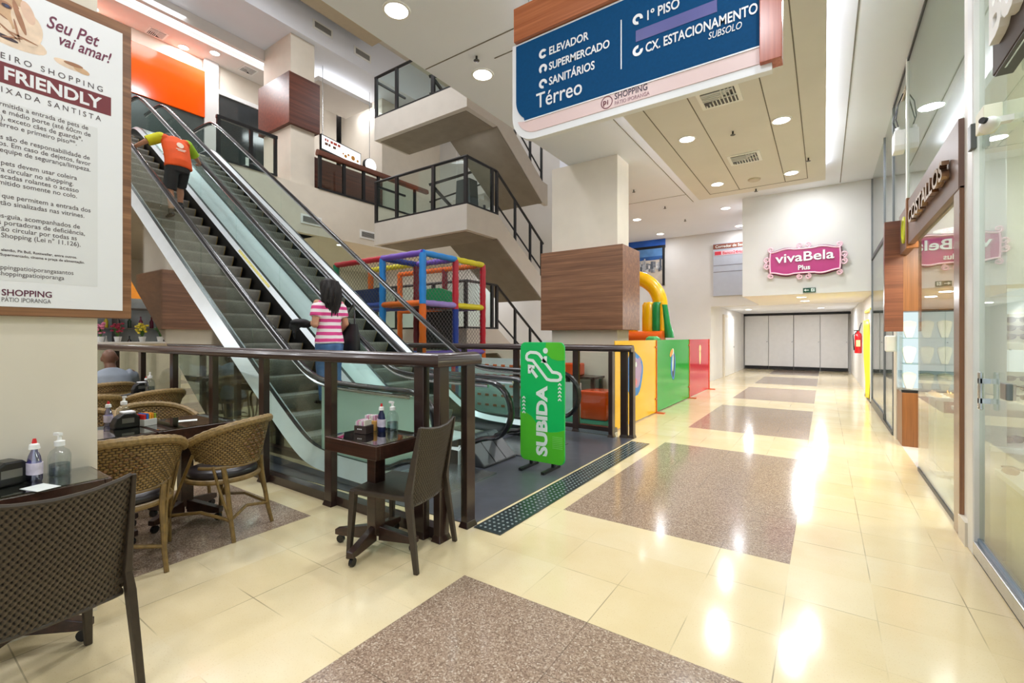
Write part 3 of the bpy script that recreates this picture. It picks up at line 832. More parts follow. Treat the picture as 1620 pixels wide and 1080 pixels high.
pts = [Vector(sp(.58, .935)), ]
MB().prism([sp(.585 + .055 * math.cos(2 * PI * k / 14), .93 + .024 * math.sin(2 * PI * k / 14), -.0035) for k in range(14)], (0, .001, 0)).build('symbol_head', SW, t)
for u, v0 in ((.90, .665), (.085, .535)):
    for k in range(5):
        v = v0 - k * .031
        line2([(u - .035, v - .016), (u, v), (u + .035, v - .016)], .013, False).build('chevron', SW, t)
b = MB()
for i in range(7):
    for k in range(7):
        u, v = .755 + i * .032, .135 + k * .015
        b.prism([sp(u + .009 * math.cos(2 * PI * q / 6), v + .004 * math.sin(2 * PI * q / 6), -.0035) for q in range(6)], (0, .001, 0))
b.build('dot_pattern', M('sign_pale_green', (150, 226, 130), .4), t)
for u in (.22, .72):
    x = SX0 + u * sw
    MB().box(x - .018, SYY - .19, 0.008, x + .018, SYY + .16, .034).build('foot', BLACK, t)
    MB().box(x - .015, SYY + .02, .03, x + .015, SYY + .05, .22).build('bracket', BLACK, t)
# ------------------------------------------------------------------ concrete switchback stairs
ST = -7.5      # outer face of the stairs
def stair_level(zl, label, lamps, low=False):
    """landing at height zl; outer flight falls away from the camera, inner flight climbs away"""
    t = thing('staircase', label, 'stairs', (-9.3, 8.9, zl - .65), group='concrete stair landings', world=True)
    th = .66
    MB().box(-11.1, 8.9, zl - th, ST, 10.2, zl).build('landing', CONC, t)
    if low: run, drop = 2.45, zl
    else: run, drop = 2.45, 1.55
    y1 = 10.2 + run; z1 = zl - drop
    # outer flight with solid edge, stepped on top
    for (xa, xb) in ((ST - .14, ST),):
        MB().prism([(xa, 10.2, zl - th), (xa, 10.2, zl + .02), (xa, y1, z1 + .05), (xa, y1 + .35, z1 + .02), (xa, y1 + .35, z1 - th), (xa, y1, z1 - th + .03)], (xb - xa, 0, 0)).build('stringer', CONC, t)
    n = 9; pr = [(10.2, zl)]
    for k in range(n):
        pr += [(10.2 + run * k / n, zl - drop * (k + 1) / n), (10.2 + run * (k + 1) / n, zl - drop * (k + 1) / n)]
    pr += [(y1, z1 - th + .25), (10.2, zl - th + .25)]
    MB().prism([(-9.25, a, c) for a, c in pr], (-ST - .14 - (-9.25) + 2 * ST + .0, 0, 0) if False else (1.61, 0, 0)).build('flight', CONC, t)
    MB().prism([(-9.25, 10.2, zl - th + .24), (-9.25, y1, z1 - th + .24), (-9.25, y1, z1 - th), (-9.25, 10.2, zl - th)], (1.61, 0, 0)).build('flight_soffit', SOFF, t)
    MB().box(-11.0, 9.05, zl - th - .012, ST - .15, 10.2, zl - th + .002).build('landing_soffit', SOFF, t)  # added sheet that puts the shaded tone under the landing
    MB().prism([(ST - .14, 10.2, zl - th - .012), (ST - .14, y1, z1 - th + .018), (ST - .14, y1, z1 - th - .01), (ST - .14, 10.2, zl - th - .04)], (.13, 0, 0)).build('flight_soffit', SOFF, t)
    if not low:
        up = 1.55; pr = [(10.2, zl)]
        for k in range(n):
            pr += [(10.2 + run * k / n, zl + up * (k + 1) / n), (10.2 + run * (k + 1) / n, zl + up * (k + 1) / n)]
        pr += [(y1, zl + up - .35), (10.3, zl - .35)]
        MB().prism([(-11.1, a, c) for a, c in pr], (1.65, 0, 0)).build('flight', CONC, t)
    # railing
    rl = MB()
    r0 = zl + 1.22
    q = MB().tube([(-11.1, 8.93, r0), (ST + .0, 8.93, r0), (ST - .03, 8.96, r0), (ST - .03, 10.2, r0), (ST - .03, y1 + .1, r0 - drop * 1.03)], .04, 6)
    rail = q.build('handrail', BLACK, t, smooth=True)
    MB().beam((-11.1, 8.93, zl + .025), (ST, 8.93, zl + .025), .05, .05).build('base_rail', BLACK, t)
    MB().beam((ST - .03, 8.93, zl + .025), (ST - .03, 10.2, zl + .025), .05, .05).build('base_rail', BLACK, t)
    MB().beam((ST - .03, 10.2, zl + .30), (ST - .03, y1, z1 + .32), .03, .04).build('base_rail', BLACK, t)
    for x in (-11.05, -10.15, -8.7, -7.56):
        MB().beam((x, 8.93, zl), (x, 8.93, r0), .10, .06, up=(0, 1, 0)).build('post', BLACK, t)
    for y in (10.0, 10.22):
        MB().beam((ST - .03, y, zl), (ST - .03, y, r0), .06, .09, up=(0, 1, 0)).build('post', BLACK, t)
    for f in (.38, .72, 1.0):
        y = 10.2 + run * f
        MB().beam((ST - .03, y, zl - drop * f), (ST - .03, y, r0 - drop * f), .05, .08, up=(0, 1, 0)).build('post', BLACK, t)
    for a, c in ((-11.05, -10.15), (-10.15, -8.7), (-8.7, -7.56)):
        MB().box(a + .06, 8.945, zl + .06, c - .06, 8.955, r0 - .05).build('glass_pane', GLSG, t)
    MB().box(ST - .035, 9.0, zl + .06, ST - .025, 9.95, r0 - .05).build('glass_pane', GLSG, t)
    # inner rail of the climbing flight and cross bars seen through the glass
    if not low:
        MB().beam((-9.4, 9.5, zl + 1.0), (-9.4, y1, zl + up + 1.0), .06, .08).build('inner_rail', BLACK, t)
        MB().beam((-9.4, 9.5, zl + .5), (-9.4, y1, zl + up + .5), .03, .05).build('inner_rail', BLACK, t)
        MB().beam((-9.3, 9.6, zl + .9), (-9.3, y1, z1 + .9), .06, .08).build('inner_rail', BLACK, t)
        for y in (9.55, 10.8, 12.0):
            MB().beam((-9.35, y, zl - .2), (-9.35, y, zl + 1.0), .05, .07, up=(0, 1, 0)).build('inner_post', BLACK, t)
        MB().beam((-11.08, 8.95, r0 - .1), (-11.08, 10.1, r0 - .1), .05, .06).build('inner_rail', BLACK, t)
    return t
stair_level(1.62, 'lowest stair landing with dark railing behind the play frame', 0, True)
stair_level(4.80, 'middle stair landing with dark glass railing above the play frame', 1)
stair_level(7.93, 'top stair landing with two round lights in its underside', 2)
g = 'round lights under the top stair landing'
downlight(-10.2, 9.6, 7.93 - .66, 'round light under the top stair landing, left one', g, 14, .10)
downlight(-8.2, 9.75, 7.93 - .66, 'round light under the top stair landing, right one', g, 14, .10)
# dark steel easel-like bin seen behind the middle railing
tag(MB().prism([(-8.3, 9.35, 4.8), (-7.75, 9.35, 4.8), (-7.8, 9.35, 5.65), (-8.25, 9.35, 5.65)], (0, .35, 0)).build('waste_bin', M('bin_grey', (70, 72, 74), .4, .3), bevel=.01), 'dark grey bin standing behind the glass of the middle stair landing', 'bin')

# ------------------------------------------------------------------ atrium facade, upper floor
FX = -13.5
t = thing('glass_railing', 'brown-capped glass railing of the upper floor, below the white lightbox sign', 'railing', (FX, 10, 6.2), world=True)
sweep([(FX + .0, 8.55, 7.37), (FX + .0, 13.5, 7.37)], [(a * 1.3, b_ * 2.0) for a, b_ in HPROF]).build('handrail', M('upper_rail_brown', (108, 62, 46), .35, var=.1), t)
for y in (8.65, 9.55, 10.35, 11.0, 11.9, 12.8):
    MB().box(FX - .04, y - .05, 6.2, FX + .04, y + .05, 7.3).build('post', BLACK, t)
MB().box(FX - .03, 8.6, 6.2, FX + .03, 13.5, 6.26).build('base_rail', BLACK, t)
glass_run([(FX, y) for y in (8.6, 9.55, 10.35, 11.0, 11.9, 12.8)], 6.27, 7.28, t)
tag(MB().box(-14.6, 8.8, 6.2, -14.35, 11.9, 7.55).build('wooden_counter', REDWOOD), 'reddish wooden shop counter behind the upper glass railing', 'counter')
t = thing('glass_railing', 'black-framed glass railing of the upper floor beside the escalator top', 'railing', (FX, 6.4, 6.2), world=True)
MB().beam((FX, 5.6, 7.35), (FX, 7.25, 7.35), .09, .09).build('handrail', BLACK, t)
for y in (5.65, 6.5, 7.2):
    MB().box(FX - .04, y - .04, 6.2, FX + .04, y + .04, 7.3).build('post', BLACK, t)
MB().box(FX - .03, 5.6, 6.2, FX + .03, 7.25, 6.25).build('base_rail', BLACK, t)
glass_run([(FX, y) for y in (5.65, 6.5, 7.2)], 6.26, 7.3, t)

def wall_vent(y, z, x, label, g):
    t = thing('wall_vent', label, 'air vent', (x, y, z), group=g)
    MB().box(0, -.36, -.15, .025, .36, .15).build('frame', WHITE, t, bevel=.006)
    MB().box(.026, -.29, -.09, .030, .29, .09).build('duct', DARKG, t)
    b = MB()
    for k in range(5): b.box(.03, -.29, -.085 + k * .037, .04, .29, -.068 + k * .037)
    b.build('louvre', M('vent_grey', (168, 166, 160), .5), t)
wall_vent(8.35, 5.12, -13.5, 'white wall vent low on the balcony fascia, the left one', 'fascia vents')
wall_vent(10.55, 5.05, -13.5, 'white wall vent low on the balcony fascia, beside the stair landing', 'fascia vents')
wall_vent(8.75, 11.45, -13.5, 'white wall vent high on the upper fascia, right of the column', 'upper fascia vents')
wall_vent(10.3, 11.4, -13.5, 'white wall vent high on the upper fascia, beside the top stair landing', 'upper fascia vents')
wall_vent(6.6, 11.5, -13.5, 'white wall vent high on the upper fascia, left of the column', 'upper fascia vents')

# lit sign boxes over the wooden counter
t = thing('lightbox_sign', 'long white lit sign box with small orange print above the upper railing', 'sign', (-14.4, 9.85, 7.98), world=True)
LBX = -14.45
MB().prism([(LBX - .12, 9.32, 7.96), (LBX - .12, 10.98, 7.80), (LBX - .12, 10.98, 8.34), (LBX - .12, 9.32, 8.50)], (.10, 0, 0)).build('box', BLACK, t)
MB().prism([(LBX - .02, 9.35, 8.0), (LBX - .02, 10.95, 7.85), (LBX - .02, 10.95, 8.31), (LBX - .02, 9.35, 8.46)], (.01, 0, 0)).build('lit_face', NEON, t)
PR = M('print_red', (206, 70, 50), .5); PD = M('print_brown', (110, 64, 40), .5)
for k, (ya, yb, zz, m_) in enumerate(((9.46, 9.52, 8.34, PR), (9.54, 9.60, 8.33, PR), (9.68, 9.78, 8.32, PR), (9.80, 9.94, 8.31, PR), (9.97, 10.08, 8.30, PR), (9.46, 9.58, 8.20, PD), (9.60, 9.68, 8.19, PD), (9.78, 9.90, 8.17, PD))):
    MB().box(LBX - .009, ya, zz - .045, LBX - .006, yb, zz + .045).build('print_mark', m_, t)
ORP = M('print_orange', (232, 160, 60), .5)
for yy, zz, r in ((10.3, 8.02, .06), (10.42, 8.1, .045), (10.62, 8.05, .085), (10.82, 8.0, .05), (10.2, 8.08, .035)):
    MB().prism([(LBX - .008, yy + r * math.cos(2 * PI * k / 12), zz + r * math.sin(2 * PI * k / 12)) for k in range(12)], (.002, 0, 0)).build('print_pastry', ORP, t)
t = thing('round_sign', 'round white lit sign beside the long lightbox on the upper floor', 'sign', (-14.5, 11.5, 8.0), world=True)
MB().cyl((-14.65, 11.45, 8.05), (-14.5, 11.45, 8.05), .27, n=28).build('drum', BLACK, t)
MB().cyl((-14.5, 11.45, 8.05), (-14.485, 11.45, 8.05), .255, n=28).build('lit_face', NEON, t)
MB().cyl((-14.57, 11.45, 8.32), (-14.57, 11.45, 10.9), .012, n=6).build('hanging_rod', STEEL, t)
for yy in (9.5, 10.8):
    pass
tag(MB().cyl((-14.5, 9.4, 8.5), (-14.5, 9.4, 10.9), .012, n=6).build('hanging_rod', STEEL), 'thin steel rod holding the long lightbox sign', 'rod')

# orange shop wall and neighbours on the upper floor
ox = -17.15
ORNG = M('orange_panel', (240, 88, 4), 0.12, var=.03, coat=.15)
tag(MB().box(ox, 1.5, 8.72, ox + .12, 6.72, 10.25).build('orange_sign_wall', ORNG), 'large glossy orange shop sign panel above the escalator top', 'sign panel')
struct(MB().box(ox, 6.72, 6.2, ox + .10, 7.15, 10.9).build('trim_2', WALLW))
t = thing('shop_window', 'dark shop window with white frame behind the upper railing', 'shop window', (ox, 7.9, 6.2), world=True)
MB().box(ox, 7.2, 6.2, ox + .04, 8.7, 9.72).build('dark_pane', M('dark_pane', (52, 56, 58), .08), t)
MB().box(ox, 7.15, 9.72, ox + .09, 8.75, 9.86).build('frame', WHITE, t)
MB().box(ox + .041, 8.05, 7.5, ox + .045, 8.28, 7.85).build('notice', WHITE, t)
MB().box(ox, 1.5, 6.2, ox + .06, 6.7, 8.72).build('lower_panel', M('dark_teal_panel', (70, 78, 76), .25), t)
# upper ceiling: cove and lights
t = thing('ceiling_cove', 'long bright light cove in the upper ceiling above the orange panel', 'ceiling light', (-16, 6, 10.6), world=True)
MB().box(-16.1, -4, 10.84, -15.5, 9.0, 10.895).build('light_strip', EM('upper_cove_glow', (250, 250, 250), 2.2), t)
MB().box(-15.45, -4, 10.55, -15.3, 9.0, 10.9).build('edge', PANELC, t)
light_at(-15.8, 5, 10.7, 30, 1.5); light_at(-15.8, 0, 10.7, 30, 1.5)
struct(MB().box(-19.5, 1, 10.72, -16.2, 9.2, 10.9).build('ceiling_upper_panel', PANELC))
g = 'round lights of the upper ceiling'
downlight(-16.5, 6.8, 10.72, 'round light in the upper ceiling above the orange panel, right one', g, 22, .13)
downlight(-17.0, 6.1, 10.72, 'round light in the upper ceiling above the orange panel, middle one', g, 22, .13)
downlight(-17.1, 3.9, 10.72, 'round light in the upper ceiling just right of the white notice', g, 22, .13)
g = 'square vents of the upper ceiling'
for x, y, lb in ((-16.9, 5.35, 'square dark vent in the upper ceiling, nearest the notice board'), (-16.6, 7.9, 'square dark vent in the upper ceiling, nearest the wood-clad column')):
    grille(x, y, 10.72, .24, lb, g)
struct(MB().box(-16.3, 9.3, 10.4, -14.6, 11.6, 10.55).build('ceiling_upper_raft', PANELC))
MBo = MB().box(-16.2, 9.4, 10.56, -14.7, 11.5, 10.58).build('cove_strip', EM('upper_cove_glow', (250, 250, 250), 2.2)); tag(MBo, 'bright light strip on the raft beside the wood-clad column', 'ceiling light')
light_at(-15.4, 12.0, 10.6, 50, .8); light_at(-15.5, 10.2, 10.35, 30, .8)
light_at(-10.5, 6.5, 11.5, 130, 1.2); light_at(-8, 3, 12.5, 220, 1.5); light_at(-9.5, 0.8, 12.5, 160, 1.5); light_at(-11.5, 4, 12.5, 160, 1.5); light_at(-8, 13, 12.5, 90, 1.5)  # unseen lamps added to brighten the atrium and the escalator steps
# lights of the ground level rooms on the left, and added dining lamps
g = 'small round lights under the balcony'
downlight(-14.2, 9.9, ZC, 'small round light under the balcony left of the stair landing', g, 22, .12)
downlight(-15.4, 8.6, ZC, 'small round light under the balcony seen above the play frame', g, 22, .12)
downlight(-17.5, 5.6, ZC, 'small round light under the balcony beside the walnut board, upper one', g, 22, .12)
for x, y in ((-16, 12), (-16, 3), (-15, -2)): light_at(x, y, ZC - .05, 60, .5)
for x, y in ((-6, -1.5), (-9.5, -1.5), (-12.5, -1.5), (-6, -5.5), (-10, -5.5)): light_at(x, y, ZC - .05, 40, .4)  # unseen lamps, added to light the dining side
light_at(-7.3, 14.6, 3.5, 16, .6); light_at(-11.5, 14.2, 4.3, 30, .8)

# ------------------------------------------------------------------ far end, passage
t = thing('closet_wall', 'row of tall white folding doors closing the far end of the passage', 'doors', (-1, 22.5, 0), world=True)
MB().box(-2.94, 22.44, 2.32, XW + .05, 22.59, 2.46).build('top_track', BLACK, t)
for k in range(4):
    xa = -2.92 + .02 + k * .925 
    MB().box(xa, 22.48, .16, xa + .905, 22.54, 2.32).build('door_leaf', WHITEM, t)
    MB().box(xa, 22.47, .03, xa + .90, 22.54, .15).build('kick_plate', BLACK, t)
    MB().cyl((xa + .86, 22.48, 1.2), (xa + .86, 22.44, 1.2), .02, n=8).build('knob', STEEL, t)
t = thing('door_1', 'white side door with grey frame in the left wall of the passage', 'door', (-2.95, 18.5, 0), world=True)
MB().box(-2.97, 17.4, 0, -2.90, 19.6, 2.2).build('frame', WALLC, t)
MB().box(-2.93, 17.55, 0.01, -2.885, 19.45, 2.1).build('leaf', WHITE, t)
MB().box(-2.90, 19.25, 1.0, -2.86, 19.35, 1.05).build('door_handle', STEEL, t)
t['kind'] = 'structure'
g = 'small lights of the passage ceiling'
for x, y, z, lb in ((-0.45, 12.9, ZB, 'oval-looking light under the bulkhead below the exit sign, nearer one'), (-0.42, 14.3, ZB, 'oval-looking light under the bulkhead below the exit sign, farther one'), (-0.1, 19.2, 2.42, 'small light deep in the passage ceiling in front of the white doors'), (-2.3, 18.8, 2.42, 'small light deep in the passage ceiling beside the side door')):
    downlight(x, y, z, lb, g, 16 if x < -2 else 45, .10)
# vivabela sign
VY = 11.9
t = thing('shop_sign', 'ornate magenta shop sign with pink scroll border on the white bulkhead', 'sign', (-.36, VY, 2.75), world=True)
cx, cz, hw_, hh = -.37, 3.085, .635, .315
def vw(side):
    pts = []
    n = 26
    for k in range(n + 1):
        u = -1 + 2 * k / n
        pts.append((u * hw_ * .99, hh * .82 + .03 * math.cos(u * PI * 2.0) * -1 + (.035 if abs(u) < .30 else 0) * math.cos(u * PI / .6)))
    return pts
top = vw(1); outl = top + [(hw_ + .02 * math.sin(a), hh * .8 * math.cos(a)) for a in [PI * k / 10 for k in range(1, 10)]] + [(x, -z) for x, z in reversed(top)] + [(-hw_ - .02 * math.sin(a), -hh * .8 * math.cos(a)) for a in [PI * k / 10 for k in range(1, 10)]]
MB().prism([(cx + a, VY, cz + c) for a, c in outl], (0, .06, 0)).build('board', M('magenta_board', (178, 48, 118), .4, var=.05), t)
PINK = M('pink_border', (250, 206, 222), .4, var=.02)
MB().tube([(cx + a, VY - .005, cz + c) for a, c in outl], .017, 6, closed=True).build('border', PINK, t, smooth=True)
def curl(x, z, r, a0, s_, turns=1.35):
    p = []
    for k in range(15):
        f = k / 14; a = a0 + s_ * f * turns * 2 * PI; rr = r * (1 - .72 * f)
        p.append((cx + x + rr * math.cos(a), VY + .02, cz + z + rr * math.sin(a)))
    MB().tube(p, .016, 6).build('scroll', PINK, t, smooth=True)
for sx in (-1, 1):
    curl(sx * .075, hh + .035, .062, PI * (1.5), sx); curl(sx * .075, -hh - .035, .062, PI * .5, -sx)
    curl(sx * (hw_ + .0), hh * .95, .06, PI * 1.5, sx); curl(sx * (hw_ + .0), -hh * .95, .06, PI * .5, -sx)
    curl(sx * (hw_ + .075), .075, .07, PI * 1.5, sx); curl(sx * (hw_ + .075), -.075, .07, PI * .5, -sx)
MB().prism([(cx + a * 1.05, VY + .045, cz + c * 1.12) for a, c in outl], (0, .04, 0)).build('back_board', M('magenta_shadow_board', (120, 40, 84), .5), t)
b = TX(); b.t('vivaBela', (cx - .555, VY - .022, cz - .015), X + Z * .02, Z, .285, extrude=.006, bold=.004, sx=.995)
wv = max(p.x for p in b.v) - min(p.x for p in b.v); x0v = min(p.x for p in b.v)
for p in b.v: p.x = cx - .545 + (p.x - x0v) * 1.09 / wv
b.build('lettering', SW, t); b = TX()
b.t('Plus', (cx - .115, VY - .02, cz - .20), X, Z, .145, extrude=.004, bold=.003)
b.build('lettering', SW, t)
# exit sign
t = thing('exit_sign', 'small green emergency exit sign with arrow and running figure under the pink sign', 'sign', (-.27, 11.98, 2.4), world=True)
MB().box(-.39, 11.97, 2.385, -.155, 11.998, 2.485).build('plate', M('exit_green', (8, 70, 48), .4), t)
b = MB(); b.prism([(-.37, 11.968, 2.435), (-.335, 11.968, 2.465), (-.335, 11.968, 2.442), (-.28, 11.968, 2.442), (-.28, 11.968, 2.428), (-.335, 11.968, 2.428), (-.335, 11.968, 2.405)], (0, .001, 0)); b.build('arrow', SW, t)
b = MB(); b.box(-.24, 11.967, 2.40, -.175, 11.969, 2.472); b.build('figure_field', SW, t)
b = MB(); 
for p0, p1 in (((-.20, 2.452), (-.212, 2.43)), ((-.212, 2.43), (-.23, 2.408)), ((-.212, 2.43), (-.195, 2.415)), ((-.195, 2.415), (-.2, 2.402)), ((-.205, 2.447), (-.228, 2.44)), ((-.203, 2.447), (-.188, 2.436))):
    b.beam((p0[0], 11.966, p0[1]), (p1[0], 11.966, p1[1]), .007, .002, up=(0, 1, 0))
b.prism([(-.197 + .008 * math.cos(k), 11.9655, 2.462 + .008 * math.sin(k)) for k in range(6)], (0, .001, 0))
b.build('figure', M('exit_green', (8, 70, 48), .4), t)
# fire extinguisher on the end of the right-hand wall of the passage
ex, ey = .745, 15.2
t = thing('fire_extinguisher', 'red fire extinguisher hanging at the right side of the passage', 'fire extinguisher', (ex, ey, .95), world=True)
RED = M('extinguisher_red', (196, 20, 28), .25, coat=.3)
MB().lathe([(0, .97), (.075, .97), (.082, 1.0), (.082, 1.42), (.07, 1.49), (.03, 1.53), (.03, 1.56), (0, 1.56)], (ex, ey, 0), 20).build('cylinder', RED, t, smooth=True)
MB().box(ex - .09, ey - .01, 1.56, ex + .03, ey + .01, 1.585).build('lever', BLACK, t)
MB().tube([(ex + .02, ey, 1.57), (ex + .05, ey, 1.72), (ex + .07, ey, 1.78)], .014, 6).build('handle', BLACK, t)
MB().tube([(ex - .03, ey - .03, 1.55), (ex - .11, ey - .04, 1.45), (ex - .10, ey - .05, 1.2), (ex - .09, ey - .06, 1.05)], .013, 6).build('hose', BLACK, t, smooth=True)
MB().box(ex - .05, ey - .087, 1.15, ex + .04, ey - .078, 1.32).build('label_patch', M('label_cream', (226, 206, 150), .5), t)

# photo print and directory on the wall behind the play area
t = thing('wall_poster', 'framed photo print of a beach city under a blue strip, behind the wood-clad column', 'poster', (-5, 15.38, 3.2), world=True)
MB().box(-6.4, 15.36, 4.47, -4.36, 15.39, ZC).build('blue_strip', M('poster_blue', (36, 96, 196), .35, var=.25, scale=1.5), t)
MB().box(-6.4, 15.355, 4.38, -4.36, 15.385, 4.47).build('top_bar', BLACK, t)
MB().box(-6.4, 15.36, 3.18, -4.42, 15.385, 4.38).build('sand_print', M('poster_sand', (206, 196, 182), .4, var=.1), t)
MB().box(-6.4, 15.354, 4.1, -4.42, 15.36, 4.38).build('sky_print', M('poster_sky', (92, 140, 196), .4, var=.2, scale=3), t)
MB().box(-6.4, 15.352, 4.0, -4.42, 15.358, 4.12).build('hill_print', M('poster_hill', (40, 86, 150), .4, var=.2, scale=4), t)
for k in range(26):
    x = -5.45 + (k % 13) * .077 + RND.uniform(-.02, .02); h = RND.uniform(.1, .34); z0 = 3.62 + (k // 13) * .12 + RND.uniform(-.05, .05)
    gcol = RND.choice(((170, 172, 178), (214, 214, 214), (120, 124, 132), (84, 92, 104)))
    MB().box(x, 15.35 - .0002 * k, z0, x + RND.uniform(.05, .1), 15.353, z0 + h).build('tower_print', M('poster_tower_%d' % gcol[0], gcol, .5, var=.35, scale=30), t)
MB().box(-4.45, 15.34, 3.12, -4.38, 15.39, 4.42).build('side_bar', BLACK, t)
t = thing('directory_sign', 'grey wall directory with brown heading and red line, partly behind the bulkhead', 'sign', (-2.3, 15.38, 2.7), world=True)
MB().box(-2.87, 15.33, 2.68, -1.75, 15.39, 4.31).build('board', M('directory_grey', (184, 190, 202), .4, var=.03), t)
MB().box(-2.87, 15.322, 4.14, -1.75, 15.331, 4.29).build('heading_band', M('directory_brown', (138, 82, 66), .4), t)
MB().box(-2.83, 15.322, 3.935, -1.8, 15.331, 4.075).build('red_line', M('directory_pale', (228, 196, 204), .4), t)
b = TX(); b.t('Corredor de Serviços', (-2.81, 15.319, 4.175), X, Z, .115, bold=.001); b.build('heading_text', SW, t)
b = TX(); b.t('Banco24Horas', (-2.60, 15.319, 3.965), X, Z, .12, bold=.002); b.build('red_text', M('directory_red', (214, 60, 76), .4), t)
MB().box(-2.82, 15.317, 3.955, -2.64, 15.32, 4.06).build('red_square', M('directory_red', (214, 60, 76), .4), t)
for z in (3.62, 3.42): MB().box(-2.86, 15.324, z, -1.75, 15.331, z + .012).build('divider_line', GREYP, t)
# ------------------------------------------------------------------ coloured acrylic barrier panels
def tinted(name, col, k=.55, var=.03):
    t = NT(name); c = lin(col)
    nz = t.noise(t.coords(), 2.0, 2); cc = t.ramp(nz, [(.3, tuple(x * .96 for x in c[:3]) + (1,)), (.7, c)])
    b = t.bsdf(cc, .10, 0, .4, .0)
    tr = t.n('ShaderNodeBsdfTransparent'); tr.inputs[0].default_value = c
    mx = t.n('ShaderNodeMixShader'); mx.inputs[0].default_value = k
    t.l(tr.outputs[0], mx.inputs[1]); t.l(b.outputs[0], mx.inputs[2]); return t.done(mx)
PXX = -2.56
pans = [('yellow', 6.42, 8.44, (250, 196, 10), .97, 'yellow acrylic barrier panel with a blue picture, beside the brown railing'), ('green', 8.47, 10.92, (40, 176, 62), .93, 'green acrylic barrier panel with a bird picture, between the yellow and red ones'), ('red', 10.95, 13.1, (206, 62, 74), .9, 'red translucent acrylic barrier panel farthest from the camera')]
BR = M('orange_bracket', (206, 92, 34), .4)
panel_things = []
for nm, ya, yb, col, k, lb in pans:
    t = thing('barrier_panel', lb, 'barrier panel', (PXX, (ya + yb) / 2, 0), group='coloured barrier panels', world=True)
    panel_things.append(t)
    MB().box(PXX - .006, ya, .02, PXX + .006, yb - .02, 1.345).build('acrylic_sheet', tinted(nm + '_acrylic', col, k), t)
    MB().box(PXX - .02, yb - .03, 0.0, PXX + .02, yb, 1.345).build('edge_post', BR, t)
    MB().box(PXX - .10, yb - .06, 0, PXX + .16, yb + .02, .02).build('foot', BR, t)
    for z in (.25, 1.2): MB().box(PXX - .02, yb - .10, z, PXX + .022, yb - .03, z + .03).build('clip', BR, t)
def pic(t, y, z, ry, rz, lay, mat, nm, wob=0.0, rot=0.0, n=26):
    pts = []
    for i in range(n):
        a = 2 * PI * i / n; kk = 1 + wob * math.sin(4 * a)
        u, v = ry * kk * math.cos(a), rz * kk * math.sin(a)
        pts.append((PXX + .007 + .0008 * lay, y + u * math.cos(rot) - v * math.sin(rot), z + u * math.sin(rot) + v * math.cos(rot)))
    MB().prism(pts, (.0006, 0, 0)).build(nm, mat, t)
BLU = M('print_blue', (24, 128, 206), .4); LAV = M('print_lavender', (176, 150, 190), .4); BLK = M('print_black', (30, 30, 34), .4)
y_, g_, r_ = panel_things
pic(y_, 7.25, .80, .42, .36, 1, BLU, 'picture_field', .06); pic(y_, 7.30, .82, .30, .25, 2, LAV, 'picture_body', .08)
pic(y_, 7.48, 1.0, .08, .06, 3, LAV, 'picture_ear'); pic(y_, 7.32, .95, .035, .045, 4, SW, 'picture_eye'); pic(y_, 7.22, .66, .16, .08, 3, M('print_rose', (216, 130, 140), .4), 'picture_snout')
pic(g_, 9.55, .83, .17, .30, 1, BLU, 'picture_field', .05); pic(g_, 9.57, .82, .085, .25, 2, BLK, 'bird_body', 0, -.12); pic(g_, 9.53, .88, .045, .18, 3, SW, 'bird_breast', 0, -.1)
pic(g_, 9.42, 1.08, .13, .06, 4, M('print_orange', (236, 150, 60), .4), 'bird_beak', 0, .5); pic(g_, 9.53, 1.10, .07, .07, 3, SW, 'bird_head')
pic(r_, 12.0, .92, .09, .20, 1, M('print_pale', (226, 206, 150), .4), 'picture_body'); pic(r_, 12.0, 1.12, .11, .09, 2, M('print_pale', (226, 206, 150), .4), 'picture_head')

# ------------------------------------------------------------------ inflatable
t = thing('inflatable_castle', 'yellow and green inflatable with a rounded arch behind the coloured panels', 'inflatable', (-3.6, 9.8, 0), world=True)
IY = M('inflatable_yellow', (250, 190, 8), .25, coat=.2, var=.03); IG = M('inflatable_green', (18, 140, 66), .25, coat=.2, var=.05); IO = M('inflatable_orange', (232, 96, 22), .3, coat=.2, var=.04)
yy = 9.8
MB().tube([(-3.62 + .70 * math.cos(a), yy + .12, 2.08 + .66 * math.sin(a)) for a in [PI * k / 22 for k in range(23)]], .155, 16).build('arch', IY, t, smooth=True)
def tubecol(x, z0, z1, r, m, y=yy, nm='pillar', top=True):
    prof = [(0, z0), (r * .8, z0), (r, z0 + .06), (r * 1.02, (z0 + z1) / 2), (r, z1 - .06), (r * .75, z1), (0, z1 + .01)]
    MB().lathe(prof, (x, y, 0), 18).build(nm, m, t, smooth=True)
tubecol(-3.12, 1.30, 2.15, .15, IY); tubecol(-2.93, 1.30, 2.14, .11, IG, yy - .06); tubecol(-2.80, 1.30, 2.13, .055, IY, yy - .12)
tubecol(-3.75, 1.30, 2.1, .16, IG, yy - .05); tubecol(-3.50, 1.30, 2.32, .13, IY, yy - .02); tubecol(-4.1, 1.3, 2.1, .2, IY)
MB().loft([[Vector((-2.78 + a * (.07 if z > 1.5 else .1) + (0 if z > 2 else (2.1 - z) * .16), yy - .1 + c * .08, z)) for a, c in arc(0, 0, 1, 0, 2 * PI, 12)[:-1]] for z in (2.08, 1.9, 1.7, 1.5, 1.385)]).build('side_fin', IG, t, smooth=True)
MB().tube([(-4.6, yy - .25, 1.36), (-2.75, yy - .25, 1.36)], .17, 14).build('front_roll', IO, t, smooth=True)
MB().box(-4.6, yy - .3, 0, -2.75, yy + 1.6, 1.25).build('base', IO, t, bevel=.08, seg=3)
tag(MB().ell((-2.85, yy - .62, 1.33), (.16, .1, .10), 10, 6).build('crumpled_flap', M('pale_green_vinyl', (90, 190, 110), .3)), 'crumpled pale green vinyl flap on the orange roll', 'flap')

